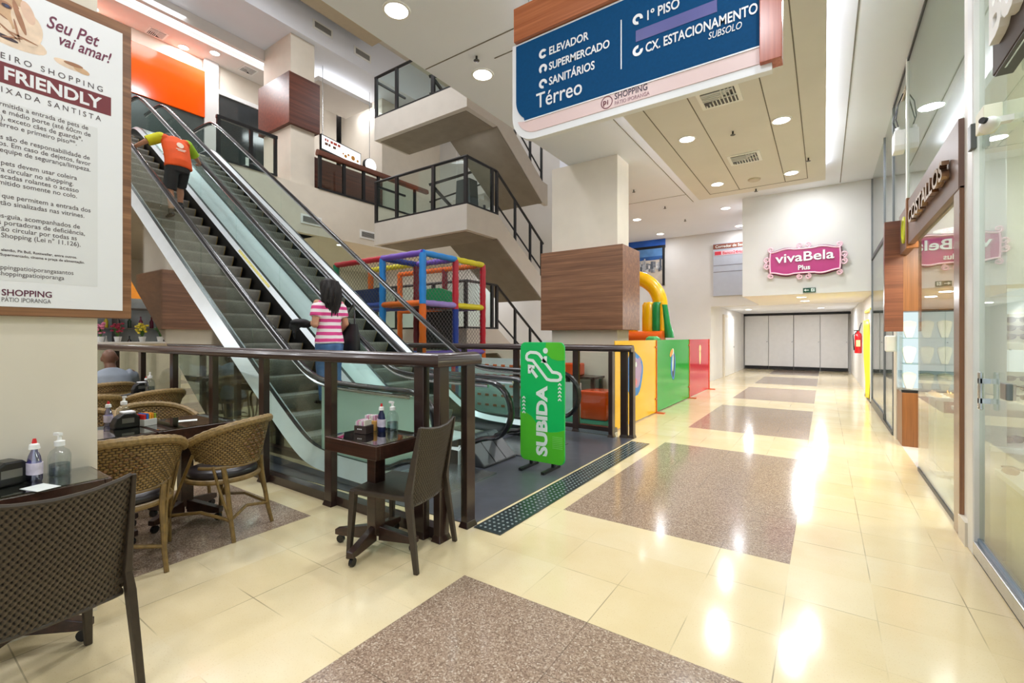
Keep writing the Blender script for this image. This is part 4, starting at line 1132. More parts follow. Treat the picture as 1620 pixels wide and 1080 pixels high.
# ------------------------------------------------------------------ play area: cube, small table, floor
tag(MB().box(-6.3, 6.25, .002, -2.62, 7.6, .012).build('play_mat', M('green_mat', (16, 110, 84), .6)), 'dark green mat on the play area floor behind the railing', 'mat')
OC = M('orange_vinyl', (222, 78, 26), .18, coat=.35)
tag(MB().box(-3.42, 7.02, .012, -2.95, 7.47, .50).build('cube_seat', OC, bevel=.03, seg=3), 'orange vinyl cube seat on the green mat behind the railing', 'pouf')
t = thing('small_table', 'small brown wooden table behind the orange cube seat', 'table', (-3.65, 7.5, .012), world=True)
MB().box(-4.05, 7.3, .66, -3.28, 7.75, .70).build('top', TABLEW, t)
for x in (-4.0, -3.33):
    for y in (7.35, 7.7): MB().box(x - .03, y - .03, .012, x + .03, y + .03, .66).build('leg', TABLEW, t)
tag(MB().box(-3.95, 7.4, .70, -3.62, 7.65, .93).build('orange_basket', OC, bevel=.03), 'orange basket on the small brown table', 'basket')
tag(MB().box(-3.05, 7.62, 0.012, -2.98, 7.7, 1.3).build('padded_post', M('dark_red_pad', (130, 22, 34), .4), bevel=.01), 'dark red padded post just behind the right railing end', 'post')
tag(MB().box(-5.1, 8.6, 0.0, -2.75, 8.68, 1.32).build('white_backdrop', WHITEM), 'white panel behind the orange cube seat', 'panel')

# ------------------------------------------------------------------ soft play frame
CX_, CY_ = -6.75, 6.62
X1, X2, X3, X4 = CX_, -7.98, -9.65, -11.2
Y1, Y2, Y3 = CY_, 7.62, 8.6
ZT, ZM = 3.12, 2.10
t = thing('soft_play_frame', 'colourful padded climbing frame with nets beside the escalator', 'play frame', (CX_ - 1, Y2, 0), world=True)
pc = dict(blue=(34, 140, 222), red=(196, 20, 44), orange=(240, 112, 26), yellow=(226, 214, 26), purple=(122, 84, 190), navy=(28, 60, 150), lilac=(160, 140, 214), green=(20, 130, 90), dred=(130, 16, 34))
PM = {k: M('foam_' + k, v, .4, var=.06) for k, v in pc.items()}
def pole(p0, p1, c, r=.068, nm='padded_bar'):
    p0 = Vector(p0); p1 = Vector(p1); L = (p1 - p0).length; n = max(2, int(L / .14))
    path = []; rs = []
    for k in range(n + 1):
        path.append(p0.lerp(p1, k / n)); rs.append(r * (.9 if k % 2 else 1.03))
    MB().tube(path, rs, 10).build(nm, PM[c], t, smooth=True, ang=80)
def ppost(x, y, spec):
    z = 0
    for z1, c in spec:
        pole((x, y, z), (x, y, z1), c, .075, 'padded_post'); z = z1
ppost(X1, Y1, [(1.0, 'orange'), (2.08, 'orange'), (ZT, 'blue')])
ppost(X2, Y1, [(1.0, 'blue'), (2.08, 'blue'), (ZT, 'blue')])
ppost(X1, Y2, [(2.02, 'navy'), (ZT, 'red')])
ppost(X1, Y3, [(1.2, 'orange'), (ZT - .0, 'red')])
ppost(X2, Y2, [(2.0, 'dred'), (ZT, 'dred')]); ppost(X2, Y3, [(ZT, 'dred')]); ppost(X3, Y2, [(ZT, 'orange')]); ppost(X3, Y3, [(ZT, 'orange')]); ppost(X3, Y1, [(ZT, 'green')])
for z, cs in ((ZT, ('red', 'purple', 'blue', 'yellow', 'navy', 'purple', 'orange', 'yellow', 'orange')), (ZM, ('navy', 'orange', 'lilac', 'yellow', 'dred', 'red', 'purple', 'navy', 'orange'))):
    pole((X3, Y1, z), (X2, Y1, z), cs[0]); pole((X2, Y1, z), (X1, Y1, z), cs[1])
    pole((X1, Y1, z), (X1, Y2, z), cs[2]); pole((X1, Y2, z), (X1, Y3, z), cs[3])
    pole((X2, Y1, z), (X2, Y2, z), cs[4]); pole((X2, Y2, z), (X1, Y2, z), cs[5])
    pole((X2, Y3, z), (X1, Y3, z), cs[6]); pole((X3, Y2, z), (X2, Y2, z), cs[7]); pole((X3, Y3, z), (X2, Y3, z), cs[8])
pole((X1, Y1, 1.05), (X1, Y3, 1.05), 'purple'); pole((X2, Y1, 1.05), (X1, Y1, 1.05), 'navy')
pole((X1, Y2 - .1, .2), (X1, Y2 - .1, 1.2), 'red')
# panels and platforms inside
MB().box(X2 + .05, Y1 + .1, ZM - .05, X1 - .05, Y3 - .1, ZM + .02).build('platform', M('platform_black', (30, 30, 34), .5), t)
MB().prism([(X2 + .1, Y2, ZM + .02), (X1 - .1, Y2, ZM + .02), (X1 - .1, Y2, ZM + .30), (X1 - .5, Y2, ZM + .42), (X2 + .35, Y2, ZM + .42)], (0, .1, 0)).build('green_ramp', M('ramp_green', (16, 150, 84), .35), t)
MB().box(X3, Y1 + .02, ZM + .05, X2 - .1, Y1 + .08, ZM + .38).build('blue_panel', M('pad_navy', (20, 50, 110), .35), t)
MB().box(X2 + .05, Y1 + .08, 0.02, X1 - .05, Y1 + .12, 1.0).build('lower_panel', M('pad_white', (222, 224, 230), .35), t)
MB().box(X1 - .02, Y1 + .1, 0.02, X1 + .02, Y3, 1.0).build('lower_panel', M('pad_sky', (120, 190, 226), .35), t)
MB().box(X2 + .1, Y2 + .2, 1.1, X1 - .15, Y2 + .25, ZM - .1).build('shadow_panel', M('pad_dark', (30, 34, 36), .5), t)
NETM = M('net_cord', (96, 92, 92), .6)
def net(p0, u, v, nm='net'):
    """diamond cord net on the parallelogram p0, u, v"""
    b = MB(); p0, u, v = Vector(p0), Vector(u), Vector(v); lu, lv = u.length, v.length; s_ = .105
    un, vn = u / lu, v / lv
    k = -int(lv / s_) - 1
    while k * s_ < lu + lv:
        for sg_ in (1, -1):
            a = k * s_
            pts = []
            # line: x = a + sg*y (sg=1)  or x = a - y
            ys = [0.0, lv]
            if sg_ == 1: q = [(a, 0.0), (a + lv, lv)]
            else: q = [(a + 0.0, 0.0), (a - lv, lv)]
            (xa, ya), (xb, yb) = q
            d = (xb - xa)
            t0, t1 = 0.0, 1.0
            for lim, sign in ((0.0, 1), (lu, -1)):
                fa = sign * (xa - lim); fb = sign * (xb - lim)
                if fa < 0 and fb < 0: t1 = -1; break
                if fa < 0: t0 = max(t0, fa / (fa - fb))
                if fb < 0: t1 = min(t1, fa / (fa - fb))
            if t1 > t0 + .02:
                A = p0 + un * (xa + d * t0) + vn * (lv * t0); B = p0 + un * (xa + d * t1) + vn * (lv * t1)
                b.tube([A, B], .0042, 3)
        k += 1
    b.build(nm, NETM, t)
net((X2, Y1, ZM), (X1 - X2, 0, 0), (0, 0, ZT - ZM)); net((X1, Y1, ZM), (0, Y2 - Y1, 0), (0, 0, ZT - ZM)); net((X1, Y2, ZM), (0, Y3 - Y2, 0), (0, 0, ZT - ZM))
net((X3, Y1, ZM), (X2 - X3, 0, 0), (0, 0, ZT - ZM)); net((X1, Y2, 1.05), (0, Y3 - Y2, 0), (0, 0, ZM - 1.05)); net((X1, Y1, 1.05), (0, Y2 - Y1, 0), (0, 0, ZM - 1.05))
net((X2, Y3, ZM), (X1 - X2, 0, 0), (0, 0, ZT - ZM))
# coloured boards and climbing blocks further back, below the stairs
for (xa, xb, z0, z1, c, lb) in ((-7.4, -6.2, .0, 1.25, (40, 90, 180), 'blue play wall board behind the frame under the stairs'), (-6.15, -5.6, .2, 1.25, (190, 206, 60), 'lime play wall board next to the blue one'), (-5.55, -4.6, 0, 1.25, (120, 150, 206), 'pale blue play wall board left of the column')):
    tag(MB().box(xa, 13.4, z0, xb, 13.46, z1).build('play_wall_board', M('board_%d' % c[0], c, .5, var=.2, scale=3)), lb, 'board')
tag(MB().box(-4.35, 7.2, 0.012, -3.5, 7.24, 0.6).build('low_white_board', WHITEM), 'low white board between the cube seat and the play frame', 'board')
# slide/low structures with red dots next to the near newel
t = thing('play_board', 'white board with orange dots seen between the railing posts', 'board', (-4.9, 6.6, 0), world=True)
MB().box(-5.4, 6.60, .012, -4.3, 6.63, 1.02).build('board', WHITEM, t)
for i in range(6):
    for k in range(5):
        MB().box(-5.3 + i * .18, 6.59, .15 + k * .18, -5.22 + i * .18, 6.60, .19 + k * .18).build('dot', M('dot_orange', (222, 110, 60), .5), t)
# ------------------------------------------------------------------ right-hand shopfronts
INT = M('shop_interior_cream', (236, 234, 214), .6, var=.02)
# optician
t = thing('shop_front_glass', 'tall clear glass front of the sunglasses shop at the right edge', 'shop window', (XW, 2, 0), world=True)
MB().box(XW - .006, -3.0, .10, XW + .006, 4.07, ZC - .02).build('glass_sheet', GLSF, t)
MB().box(XW - .035, -3.0, 0.012, XW + .035, 4.08, .095).build('kick_rail', STEEL, t, bevel=.006)
MB().box(XW - .03, -3.0, 0.0, XW + .03, 4.08, .014).build('shadow_gap', BLACK, t)
MB().box(XW - .012, -3.0, .095, XW + .012, 4.08, .115).build('seal', M('blue_grey_seal', (120, 136, 156), .4), t)
MB().box(XW - .05, 3.86, .96, XW - .03, 3.90, 1.19).build('pull_handle', STEEL, t, bevel=.006)
MB().box(XW - .05, 3.86, 1.00, XW, 3.89, 1.03).build('handle_mount', STEEL, t); MB().box(XW - .05, 3.86, 1.12, XW, 3.89, 1.15).build('handle_mount', STEEL, t)
MB().box(XW - .02, 3.50, 1.06, XW + .02, 3.60, 1.15).build('lock', M('lock_grey', (120, 124, 124), .3, .6), t, bevel=.004)
t = thing('shop_front_pilaster', 'pale aluminium upright between the sunglasses shop and the jewellery shop', 'pillar', (XW, 4.25, 0), world=True)
MB().box(XW - .035, 4.08, 0, XW + .12, 4.21, ZC).build('upright', ALU, t, bevel=.008)
MB().box(XW - .015, 4.21, 0, XW + .12, 4.40, ZC).build('side_face', M('pilaster_grey', (226, 224, 218), .5, var=.03), t, bevel=.004)
MB().box(XW - .05, 4.05, 2.60, XW - .02, 4.12, 2.76).build('hinge', M('hinge_dark', (88, 88, 88), .4, .5), t, bevel=.004)
MB().box(XW - .045, 4.22, 0, XW + .06, 4.41, .16).build('base_shoe', M('shoe_cream', (214, 206, 190), .5), t)
struct(MB().box(XW + .12, 4.40, 0, 5, 4.50, ZC).build('wall_partition', INT))
struct(MB().box(4.4, -3, 0, 4.5, 4.4, ZC).build('wall_optician_back', INT))
struct(MB().box(XW + .02, -3, 3.9, 5, 4.4, 4.1).build('ceiling_optician', INT))
tag(MB().box(1.25, .5, 3.86, 1.42, 4.3, 3.898).build('ceiling_light_strip', SOFT), 'bright ceiling light strip inside the sunglasses shop', 'ceiling light')
light_at(1.9, 3.0, 3.8, 22, .6); light_at(1.4, 3.7, 2.6, 4, .3); light_at(2.5, 1.2, 3.8, 20, .6)
# brown sign with white raised letters on the outside of the glass
t = thing('shop_name_sign', 'dark brown sign board with big white raised letters at the top right of the photo', 'sign', (.76, 2.3, 2.76), world=True)
MB().box(.725, 1.1, 2.76, XW - .02, 3.38, 3.03).build('box', M('sign_brown', (74, 62, 56), .65, spec=.25), t, bevel=.003)
MB().box(.73, 1.1, 2.753, XW - .022, 3.375, 2.76).build('underside', M('sign_dark_underside', (60, 56, 52), .5), t)
MB().box(.745, 2.95, 2.750, .752, 3.28, 2.754).build('underside_glint', STEEL, t)
b = TX(); b.t('Bo', (.706, 3.285, 2.885), -Y, Z, .36, extrude=.018, bold=.012); b.build('lettering', WHITE, t)
t = thing('security_camera', 'white dome camera with a small junction box, high beside the aluminium upright on the right', 'camera', (.74, 3.6, 2.5), world=True)
MB().box(.735, 3.60, 2.58, XW - .007, 3.76, 2.70).build('junction_box', INT, t, bevel=.005)
MB().tube([(.75, 3.60, 2.60), (.745, 3.54, 2.54), (.73, 3.50, 2.53)], .006, 6).build('cable', BLACK, t)
MB().ell((.725, 3.44, 2.53), (.040, .075, .038), 16, 10).build('body', WHITE, t, smooth=True)
MB().cyl((.70, 3.39, 2.54), (.684, 3.375, 2.54), .016, n=12).build('lens', BLACK, t)
MB().box(.73, 3.42, 2.53, XW - .007, 3.47, 2.56).build('arm', WHITE, t)
# display wall with lit niches and trays of sunglasses
t = thing('display_cabinet', 'cream display cabinet with lit niches holding rows of sunglasses', 'cabinet', (1.3, 4.3, .5), world=True)
MB().box(.90, 4.34, .74, 2.2, 4.395, 2.1).build('back_panel', INT, t)
for z0, z1 in ((1.50, 1.72), (1.12, 1.34)):
    MB().prism([(1.03, 4.335, z0), (.965, 4.335, (z0 + z1) / 2 - .02), (.99, 4.335, z1), (2.2, 4.335, z1), (2.2, 4.335, z0)], (0, .004, 0)).build('lit_niche', SOFT, t)
trays = [(1.02, 1.44), (1.02, 1.06)]
for x0, z0 in trays:
    MB().prism([(.965, 4.33, z0 + .10), (.928, 4.15, z0 - .09), (2.2, 4.15, z0 - .09), (2.2, 4.33, z0 + .10)], (0, 0, .012)).build('tray', INT, t)
    MB().beam((.965, 4.325, z0 + .10), (.926, 4.145, z0 - .10), .014, .05).build('tray_edge', INT, t)
    MB().box(.925, 4.135, z0 - .12, 2.2, 4.155, z0 - .08).build('tray_edge', INT, t)
MB().box(.905, 4.30, .80, 1.25, 4.345, .99).build('drawer', M('drawer_cream', (232, 222, 196), .5), t)
sgm = []
LENS = M('dark_lens', (38, 34, 36), .12)
def sunglasses(x, y, z, rz, label, group, mat=LENS, s=1.0, tilt=0.0):
    t = thing('sunglasses', label, 'sunglasses', (x, y, z), rz, group)
    key = mat.name
    for m in sgm:
        if m[0] == key:
            for nm, me in m[1]:
                o = bpy.data.objects.new(nm, me); COL.objects.link(o); o.parent = t
            break
    else:
        lst = []
        for sx in (-1, 1):
            b = MB().ell((sx * .034, 0, .022), (.028, .006, .021), 12, 6); lst.append(('lens', b.build('lens', mat, t, smooth=True).data))
            b = MB().tube([(sx * .062, .004, .034), (sx * .066, .05, .03), (sx * .060, .11, .006)], .0028, 5); lst.append(('temple', b.build('temple', BLACKP, t).data))
        b = MB().tube([(-.064, 0, .036), (-.03, -.004, .042), (0, -.002, .032), (.03, -.004, .042), (.064, 0, .036)], .004, 5); lst.append(('frame', b.build('frame', BLACKP, t).data))
        sgm.append((key, lst))
    t.scale = (s, s, s); t.rotation_euler = (tilt, 0, rz)
    return t
for (x0, z0), nm in zip(trays, ('upper', 'lower')):
    for r in range(3):
        for c in range(4):
            y = 4.17 + r * .052; z = z0 + .10 - (4.33 - y) / .18 * .19 + .012
            sunglasses(1.005 + r * .012 + c * .14, y, z, 0, 'dark sunglasses lying on the %s lit tray of the sunglasses shop' % nm, 'sunglasses on the %s tray' % nm, tilt=.5)
tag(MB().box(1.045, 4.10, 1.45, 1.12, 4.13, 1.84).build('purple_display_card', M('purple_card', (104, 40, 130), .35, var=.5, scale=14), bevel=.012), 'purple patterned display card standing on the upper sunglasses tray', 'display card')
# white ledges with large sunglasses by the glass
t = tag(MB().box(.86, 4.06, .68, 1.9, 4.385, .715).build('display_ledge', WHITEM, bevel=.004), 'white display ledge with two pairs of sunglasses below the drawers', 'shelf')
tag(MB().box(.87, 4.10, 0, 1.9, 4.385, .678).build('display_plinth', INT), 'cream plinth under the back display ledge', 'plinth')
BRL = M('brown_lens', (112, 84, 80), .12, .2)
sunglasses(.945, 4.20, .716, .5, 'brown-tinted sunglasses on the back white ledge, farther left pair', 'large display sunglasses', BRL, 1.1)
sunglasses(.985, 4.26, .716, -.3, 'dark wire sunglasses on the back white ledge beside the drawer', 'large display sunglasses', LENS, 1.15)
t = thing('display_table', 'white-topped display table with sunglasses at the right edge of the photo', 'table', (1.3, 3.2, 0), world=True)
MB().box(.862, 1.2, .56, 1.9, 3.98, .595).build('top', WHITEM, t, bevel=.004)
MB().box(.90, 1.3, 0, 1.9, 3.93, .56).build('body', M('table_body_cream', (226, 214, 186), .4), t)
sunglasses(.935, 3.80, .596, -.3, 'brown-tinted sunglasses on the nearer white table, at the right edge of the photo', 'large display sunglasses', BRL, 1.3)
tag(MB().ell((.892, 3.90, .603), (.022, .02, .008), 10, 6).build('lens_case', M('case_grey', (110, 100, 96), .4), smooth=True), 'small dark oval case on the nearer white table', 'case')

# jewellery shop -----------------------------------------------------------
BRONZE = WOOD('bronze_wood', (96, 64, 42), (150, 108, 76), 2, .6, .25, .2)
tag(MB().box(XW - .04, 4.40, 0, XW + .10, 4.57, 2.46).build('shop_front_post', BRONZE, bevel=.004), 'brown wooden upright at the near end of the jewellery window', 'post')
t = thing('shop_front_glass', 'frameless glass window of the jewellery shop', 'shop window', (XW, 5.4, 0), world=True)
MB().box(XW - .006, 4.57, .04, XW + .006, 6.36, 2.44).build('glass_sheet', GLSF, t)
MB().box(XW - .012, 4.57, .0, XW + .012, 6.36, .04).build('bottom_channel', BLACK, t)
t = thing('shop_fascia', 'glossy brown fascia board with raised metal letters over the jewellery window', 'sign', (XW, 5.6, 2.44), world=True)
MB().box(XW - .045, 4.40, 2.44, XW + .015, 6.72, 2.93).build('board', M('fascia_bronze', (112, 88, 78), .42, .0, var=.05), t, bevel=.003)
MB().box(XW - .06, 6.72, 2.40, XW + .05, 6.80, 2.96).build('end_trim', OAK, t)
MB().box(XW - .03, 6.80, 2.44, XW + .05, 7.6, 2.93).build('far_board', M('fascia_bronze', (112, 88, 78), .42, .0, var=.05), t)
b = TX(); b.t('COSTALLOS', (XW - .075, 6.30, 2.585), -Y, Z, .20, extrude=.022, bold=.004, sx=1.0)
yv = [p.y for p in b.v]; w_ = max(yv) - min(yv); y0 = max(yv)
for p in b.v: p.y = 6.28 - (y0 - p.y) * 1.66 / w_
b.build('lettering', M('bronze_letter', (150, 120, 96), .2, .9), t)
tag(MB().lathe([(0, 0), (.16, 0), (.16, .012), (.11, .012), (.11, .004), (0, .004)], n=24).xf(Matrix.Translation((XW - .032, 7.15, 2.68)) @ Matrix.Rotation(-PI / 2, 4, 'Y')).build('emblem_reflection', M('lime_reflection', (190, 196, 30), .3)), 'lime green ring emblem on the far end of the brown fascia', 'emblem')  # reflection in the shopfront, modelled as a solid coloured ring
t = thing('shop_front_glass', 'tall upper glass above the jewellery shop fascia, reflecting the ceiling', 'shop window', (XW, 7, 2.9), world=True)
MB().box(XW - .006, 4.40, 2.93, XW + .006, 7.05, ZC - .01).build('glass_sheet', GLSF, t)
MB().box(XW - .006, 7.12, 2.93, XW + .006, 8.38, ZC - .01).build('glass_sheet', GLSF, t)
MB().box(XW - .02, 7.05, 2.93, XW + .03, 7.12, ZC).build('white_mullion', M('mullion_white', (236, 236, 226), .4), t)
MB().box(XW - .015, 4.4, ZC - .035, XW + .015, 8.38, ZC).build('head_channel', BLACK, t)
struct(MB().box(XW + .6, 4.5, 2.75, XW + .65, 12, ZC).build('wall_above_shop', M('upper_wall_grey', (200, 204, 200), .6, var=.03)))
struct(MB().box(XW + .06, 4.5, 2.62, 4.2, 12, 2.75).build('ceiling_jewellery', INT))
struct(MB().box(3.4, 4.5, 0, 3.5, 8, 2.7).build('wall_jewellery_back', INT))
struct(MB().box(XW - .0, 4.60, 0.0005, 3.4, 8.0, .006).build('floor_jewellery', M('white_floor', (236, 232, 224), .15)))
light_at(1.25, 6.2, 2.6, 38, .3, (1, .84, .64)); light_at(2.2, 5.4, 2.6, 30, .5, (1, .86, .68)); light_at(1.2, 7.0, 2.6, 12, .4)
# lit display beside the entrance
t = thing('display_cabinet', 'honey-wood framed lit white display with necklace busts beside the jewellery entrance', 'cabinet', (1.5, 7.7, 0), world=True)
DX0, DX1 = XW + .0, 2.3
MB().box(DX0, 7.62, 1.73, DX1, 8.1, 2.60).build('upper_box', OAK, t, bevel=.003)
MB().box(DX0, 7.62, .006, DX1, 8.1, .69).build('base_box', OAK, t, bevel=.003)
MB().box(DX0, 7.63, .69, DX1, 7.70, .725).build('dark_line', BLACK, t)
MB().box(DX0, 8.02, .72, DX1, 8.08, 1.73).build('lit_back', EM('display_back_glow', (226, 244, 246), .75), t)
MB().box(DX0, 7.63, .70, DX0 + .012, 8.08, 1.73).build('side_glass', GLS, t)
for z in (1.05, 1.38): MB().box(DX0 + .02, 7.66, z, DX1, 8.02, z + .012).build('glass_shelf', GLASS('shelf_glass', (196, 224, 220), 1.2, 0, .08), t)
BUST = M('white_bust', (244, 248, 248), .5, var=.01)
k = 0
for z, n in ((.726, 5), (1.062, 5), (1.392, 4)):
    for i in range(n):
        x = DX0 + .09 + i * .17
        o = MB().loft([[Vector((x + sx * w, 7.82 + dy, z + zz)) for sx, dy in ((-1, -.03), (1, -.03), (1, .03), (-1, .03))] for w, zz in ((.03, 0), (.045, .05), (.07, .16), (.066, .2), (.02, .22))]).build('necklace_bust', BUST, bevel=.004)
        tag(o, 'white necklace bust on the %s glass shelf of the lit display' % ('lower', 'middle', 'top')[k], 'jewellery bust', 'busts on the %s shelf' % ('lower', 'middle', 'top')[k])
    k += 1
def jewel_table(x0, x1, y0, y1, z, label):
    t = thing('jewellery_table', label, 'table', ((x0 + x1) / 2, (y0 + y1) / 2, 0), world=True)
    MB().box(x0, y0, z - .035, x1, y1, z).build('top', WHITEM, t, bevel=.004)
    for x in (x0 + .05, x1 - .05):
        for y in (y0 + .05, y1 - .05): MB().box(x - .025, y - .025, .006, x + .025, y + .025, z - .035).build('leg', INT, t)
    MB().box(x0, y0, .04, x1, y1, .075).build('base', WHITEM, t)
    MB().box(x0 + .06, y0 + .06, .075, x1 - .06, y1 - .06, z - .2).build('core', INT, t)
jewel_table(.90, 1.5, 6.1, 6.6, .80, 'white jewellery table behind the window, the farther one')
jewel_table(.98, 1.7, 5.3, 5.85, .76, 'white jewellery table behind the window, the nearer one')
GOLD = M('gold_jewel', (232, 170, 90), .25, .8); PEACH = M('peach_cloth', (250, 206, 166), .5)
for i in range(12):
    x = .935 + (i % 4) * .12; y = 6.16 + (i // 4) * .14
    tag(MB().lathe([(0, 0), (.035, 0), (.03, .02), (.012, .035), (0, .05)], (x, y, .80), 8).build('ring_stand', GOLD if i % 2 else PEACH, smooth=True), 'small golden jewel stand on the farther jewellery table', 'jewel stand', 'jewel stands on the farther table')
for i in range(10):
    x = 1.05 + (i % 5) * .12; y = 5.42 + (i // 5) * .2
    tag(MB().lathe([(0, 0), (.04, 0), (.032, .02), (.012, .03), (0, .045)], (x, y, .76), 8).build('ring_stand', PEACH if i % 2 else GOLD, smooth=True), 'small golden jewel stand on the nearer jewellery table', 'jewel stand', 'jewel stands on the nearer table')
# projecting walnut sign
tag(MB().box(XW - .185, 7.50, 1.47, XW + .0, 7.60, 2.87).build('projecting_sign', WOOD('walnut_upright', (74, 40, 26), (138, 86, 58), 0, .9, .3), bevel=.004), 'walnut blade sign projecting from the wall beside the jewellery shop', 'sign')
# door bay of the next shop
t = thing('shop_front_glass', 'dark-framed glass door bay of the shop beyond the walnut blade sign', 'shop window', (XW, 10, 0), world=True)
for y in (8.42, 9.6, 11.95):
    MB().box(XW - .02, y - .018, 0, XW + .03, y + .018, ZC - .02).build('upright', M('frame_grey', (124, 127, 130), .35, .3), t)
MB().box(XW - .025, 8.42, 0.0, XW + .03, 9.6, .05).build('bottom_rail', BLACK, t); MB().box(XW - .025, 9.6, 0.0, XW + .03, 11.95, .14).build('bottom_rail', M('frame_charcoal', (70, 72, 74), .35, .4), t)
MB().box(XW - .02, 9.6, 2.98, XW + .03, 11.95, 3.05).build('transom', BLACK, t)
MB().box(XW - .005, 8.45, .05, XW + .005, 9.57, ZC - .02).build('glass_sheet', GLSF, t); MB().box(XW - .005, 9.63, .14, XW + .005, 11.92, ZC - .02).build('glass_sheet', GLSF, t)
struct(MB().box(XW - .01, 8.12, 0, XW + .14, 8.38, 2.9).build('trim_3', M('shop_jamb', (220, 214, 200), .5)))
struct(MB().box(2.2, 8.1, 0, 2.3, 12, ZC).build('wall_next_shop', M('next_shop_grey', (212, 218, 214), .6)))
light_at(1.5, 10, 2.55, 40, .5)
tag(MB().box(XW - .13, 8.0, 1.20, XW - .01, 8.16, 1.42).build('soap_dispenser', WHITE, bevel=.02, seg=3), 'white dispenser box on the jamb below the walnut blade sign', 'dispenser')
# yellow banner in the passage
t = thing('yellow_banner', 'bright yellow fabric banner on a thin frame at the right side of the passage', 'banner', (.80, 13, 0), world=True)
YB = M('banner_yellow', (250, 232, 10), .4, var=.04)
MB().grid(lambda u, v: (.79 + .03 * math.sin(u * 9 + v * 3), 12.45 + 1.15 * u * (.7 + .3 * v) , .06 + 1.72 * v), 22, 12).build('cloth', YB, t, smooth=True, solid=.006)
MB().box(.80, 12.2, 0, .86, 12.26, 2.0).build('frame_post', ALU, t); MB().box(.80, 13.8, 0, .86, 13.86, 2.0).build('frame_post', ALU, t); MB().box(.80, 12.2, 1.97, .86, 13.86, 2.02).build('frame_bar', YB, t); MB().box(.80, 12.2, 0, .86, 13.86, .04).build('frame_bar', BLACK, t)
# emergency light high on the glass
t = thing('emergency_light', 'white twin-lamp emergency light hanging by black cables high on the right glass', 'emergency light', (.74, 7.9, 3.9), world=True)
MB().loft([[Vector((.755 + sx * .055, 7.3 + sy * w, z)) for sx, sy in ((-1, -1), (1, -1), (1, 1), (-1, 1))] for w, z in ((.09, 3.66), (.12, 3.72), (.13, 3.86), (.125, 3.90))]).build('body', WHITE, t, bevel=.01)
for y in (7.22, 7.38): MB().ell((.74, y, 3.92), (.03, .035, .03), 10, 6).build('lamp_head', WHITE, t, smooth=True)
MB().tube([(.76, 7.25, 3.9), (.72, 7.22, 4.05), (.74, 7.2, 4.22), (.79, 7.26, 4.36)], .007, 5).build('cable', BLACK, t)
MB().tube([(.76, 7.34, 3.9), (.71, 7.4, 4.08), (.75, 7.38, 4.25), (.79, 7.3, 4.36)], .007, 5).build('cable', BLACK, t)
MB().prism([(.81, 7.06, 4.32), (.81, 7.5, 4.36), (.81, 7.44, 4.42), (.81, 7.1, 4.40)], (-.01, 0, 0)).build('patch', M('patch_brown', (150, 130, 96), .7), t)
# ------------------------------------------------------------------ cafe furniture
def woven_plastic():
    t = NT('woven_plastic'); uv = t.n('ShaderNodeUVMap').outputs[0]; s = t.sep(uv)
    v = t.math('MULTIPLY', s[1], 34.0); row = t.math('FLOOR', v)
    u = t.math('ADD', t.math('MULTIPLY', s[0], 20.0), t.math('MULTIPLY', row, .5))
    fu = t.math('FRACT', u); fv = t.math('FRACT', v)
    hole = t.math('MULTIPLY', t.math('LESS_THAN', t.math('ABSOLUTE', t.math('SUBTRACT', fu, .5)), .11), t.math('LESS_THAN', t.math('ABSOLUTE', t.math('SUBTRACT', fv, .5)), .15))
    c = t.ramp(t.math('ADD', t.math('MULTIPLY', t.math('ABSOLUTE', t.math('SUBTRACT', fu, .5)), 1.6), t.math('MULTIPLY', t.noise(t.coords(), 30.0), .2)), [(.12, lin((30, 24, 20))), (.75, lin((84, 71, 56)))])
    b = t.bsdf(c, .42)
    tr = t.n('ShaderNodeBsdfTransparent'); mx = t.n('ShaderNodeMixShader')
    t.l(hole, mx.inputs[0]); t.l(b.outputs[0], mx.inputs[1]); t.l(tr.outputs[0], mx.inputs[2]); return t.done(mx)
WOVEN = woven_plastic()
PLB = M('chair_plastic', (56, 46, 37), .42, var=.15, scale=30)
def ringrect(c, w, d):
    return [Vector((c[0] - w / 2, c[1] - d / 2, c[2])), Vector((c[0] + w / 2, c[1] - d / 2, c[2])), Vector((c[0] + w / 2, c[1] + d / 2, c[2])), Vector((c[0] - w / 2, c[1] + d / 2, c[2]))]
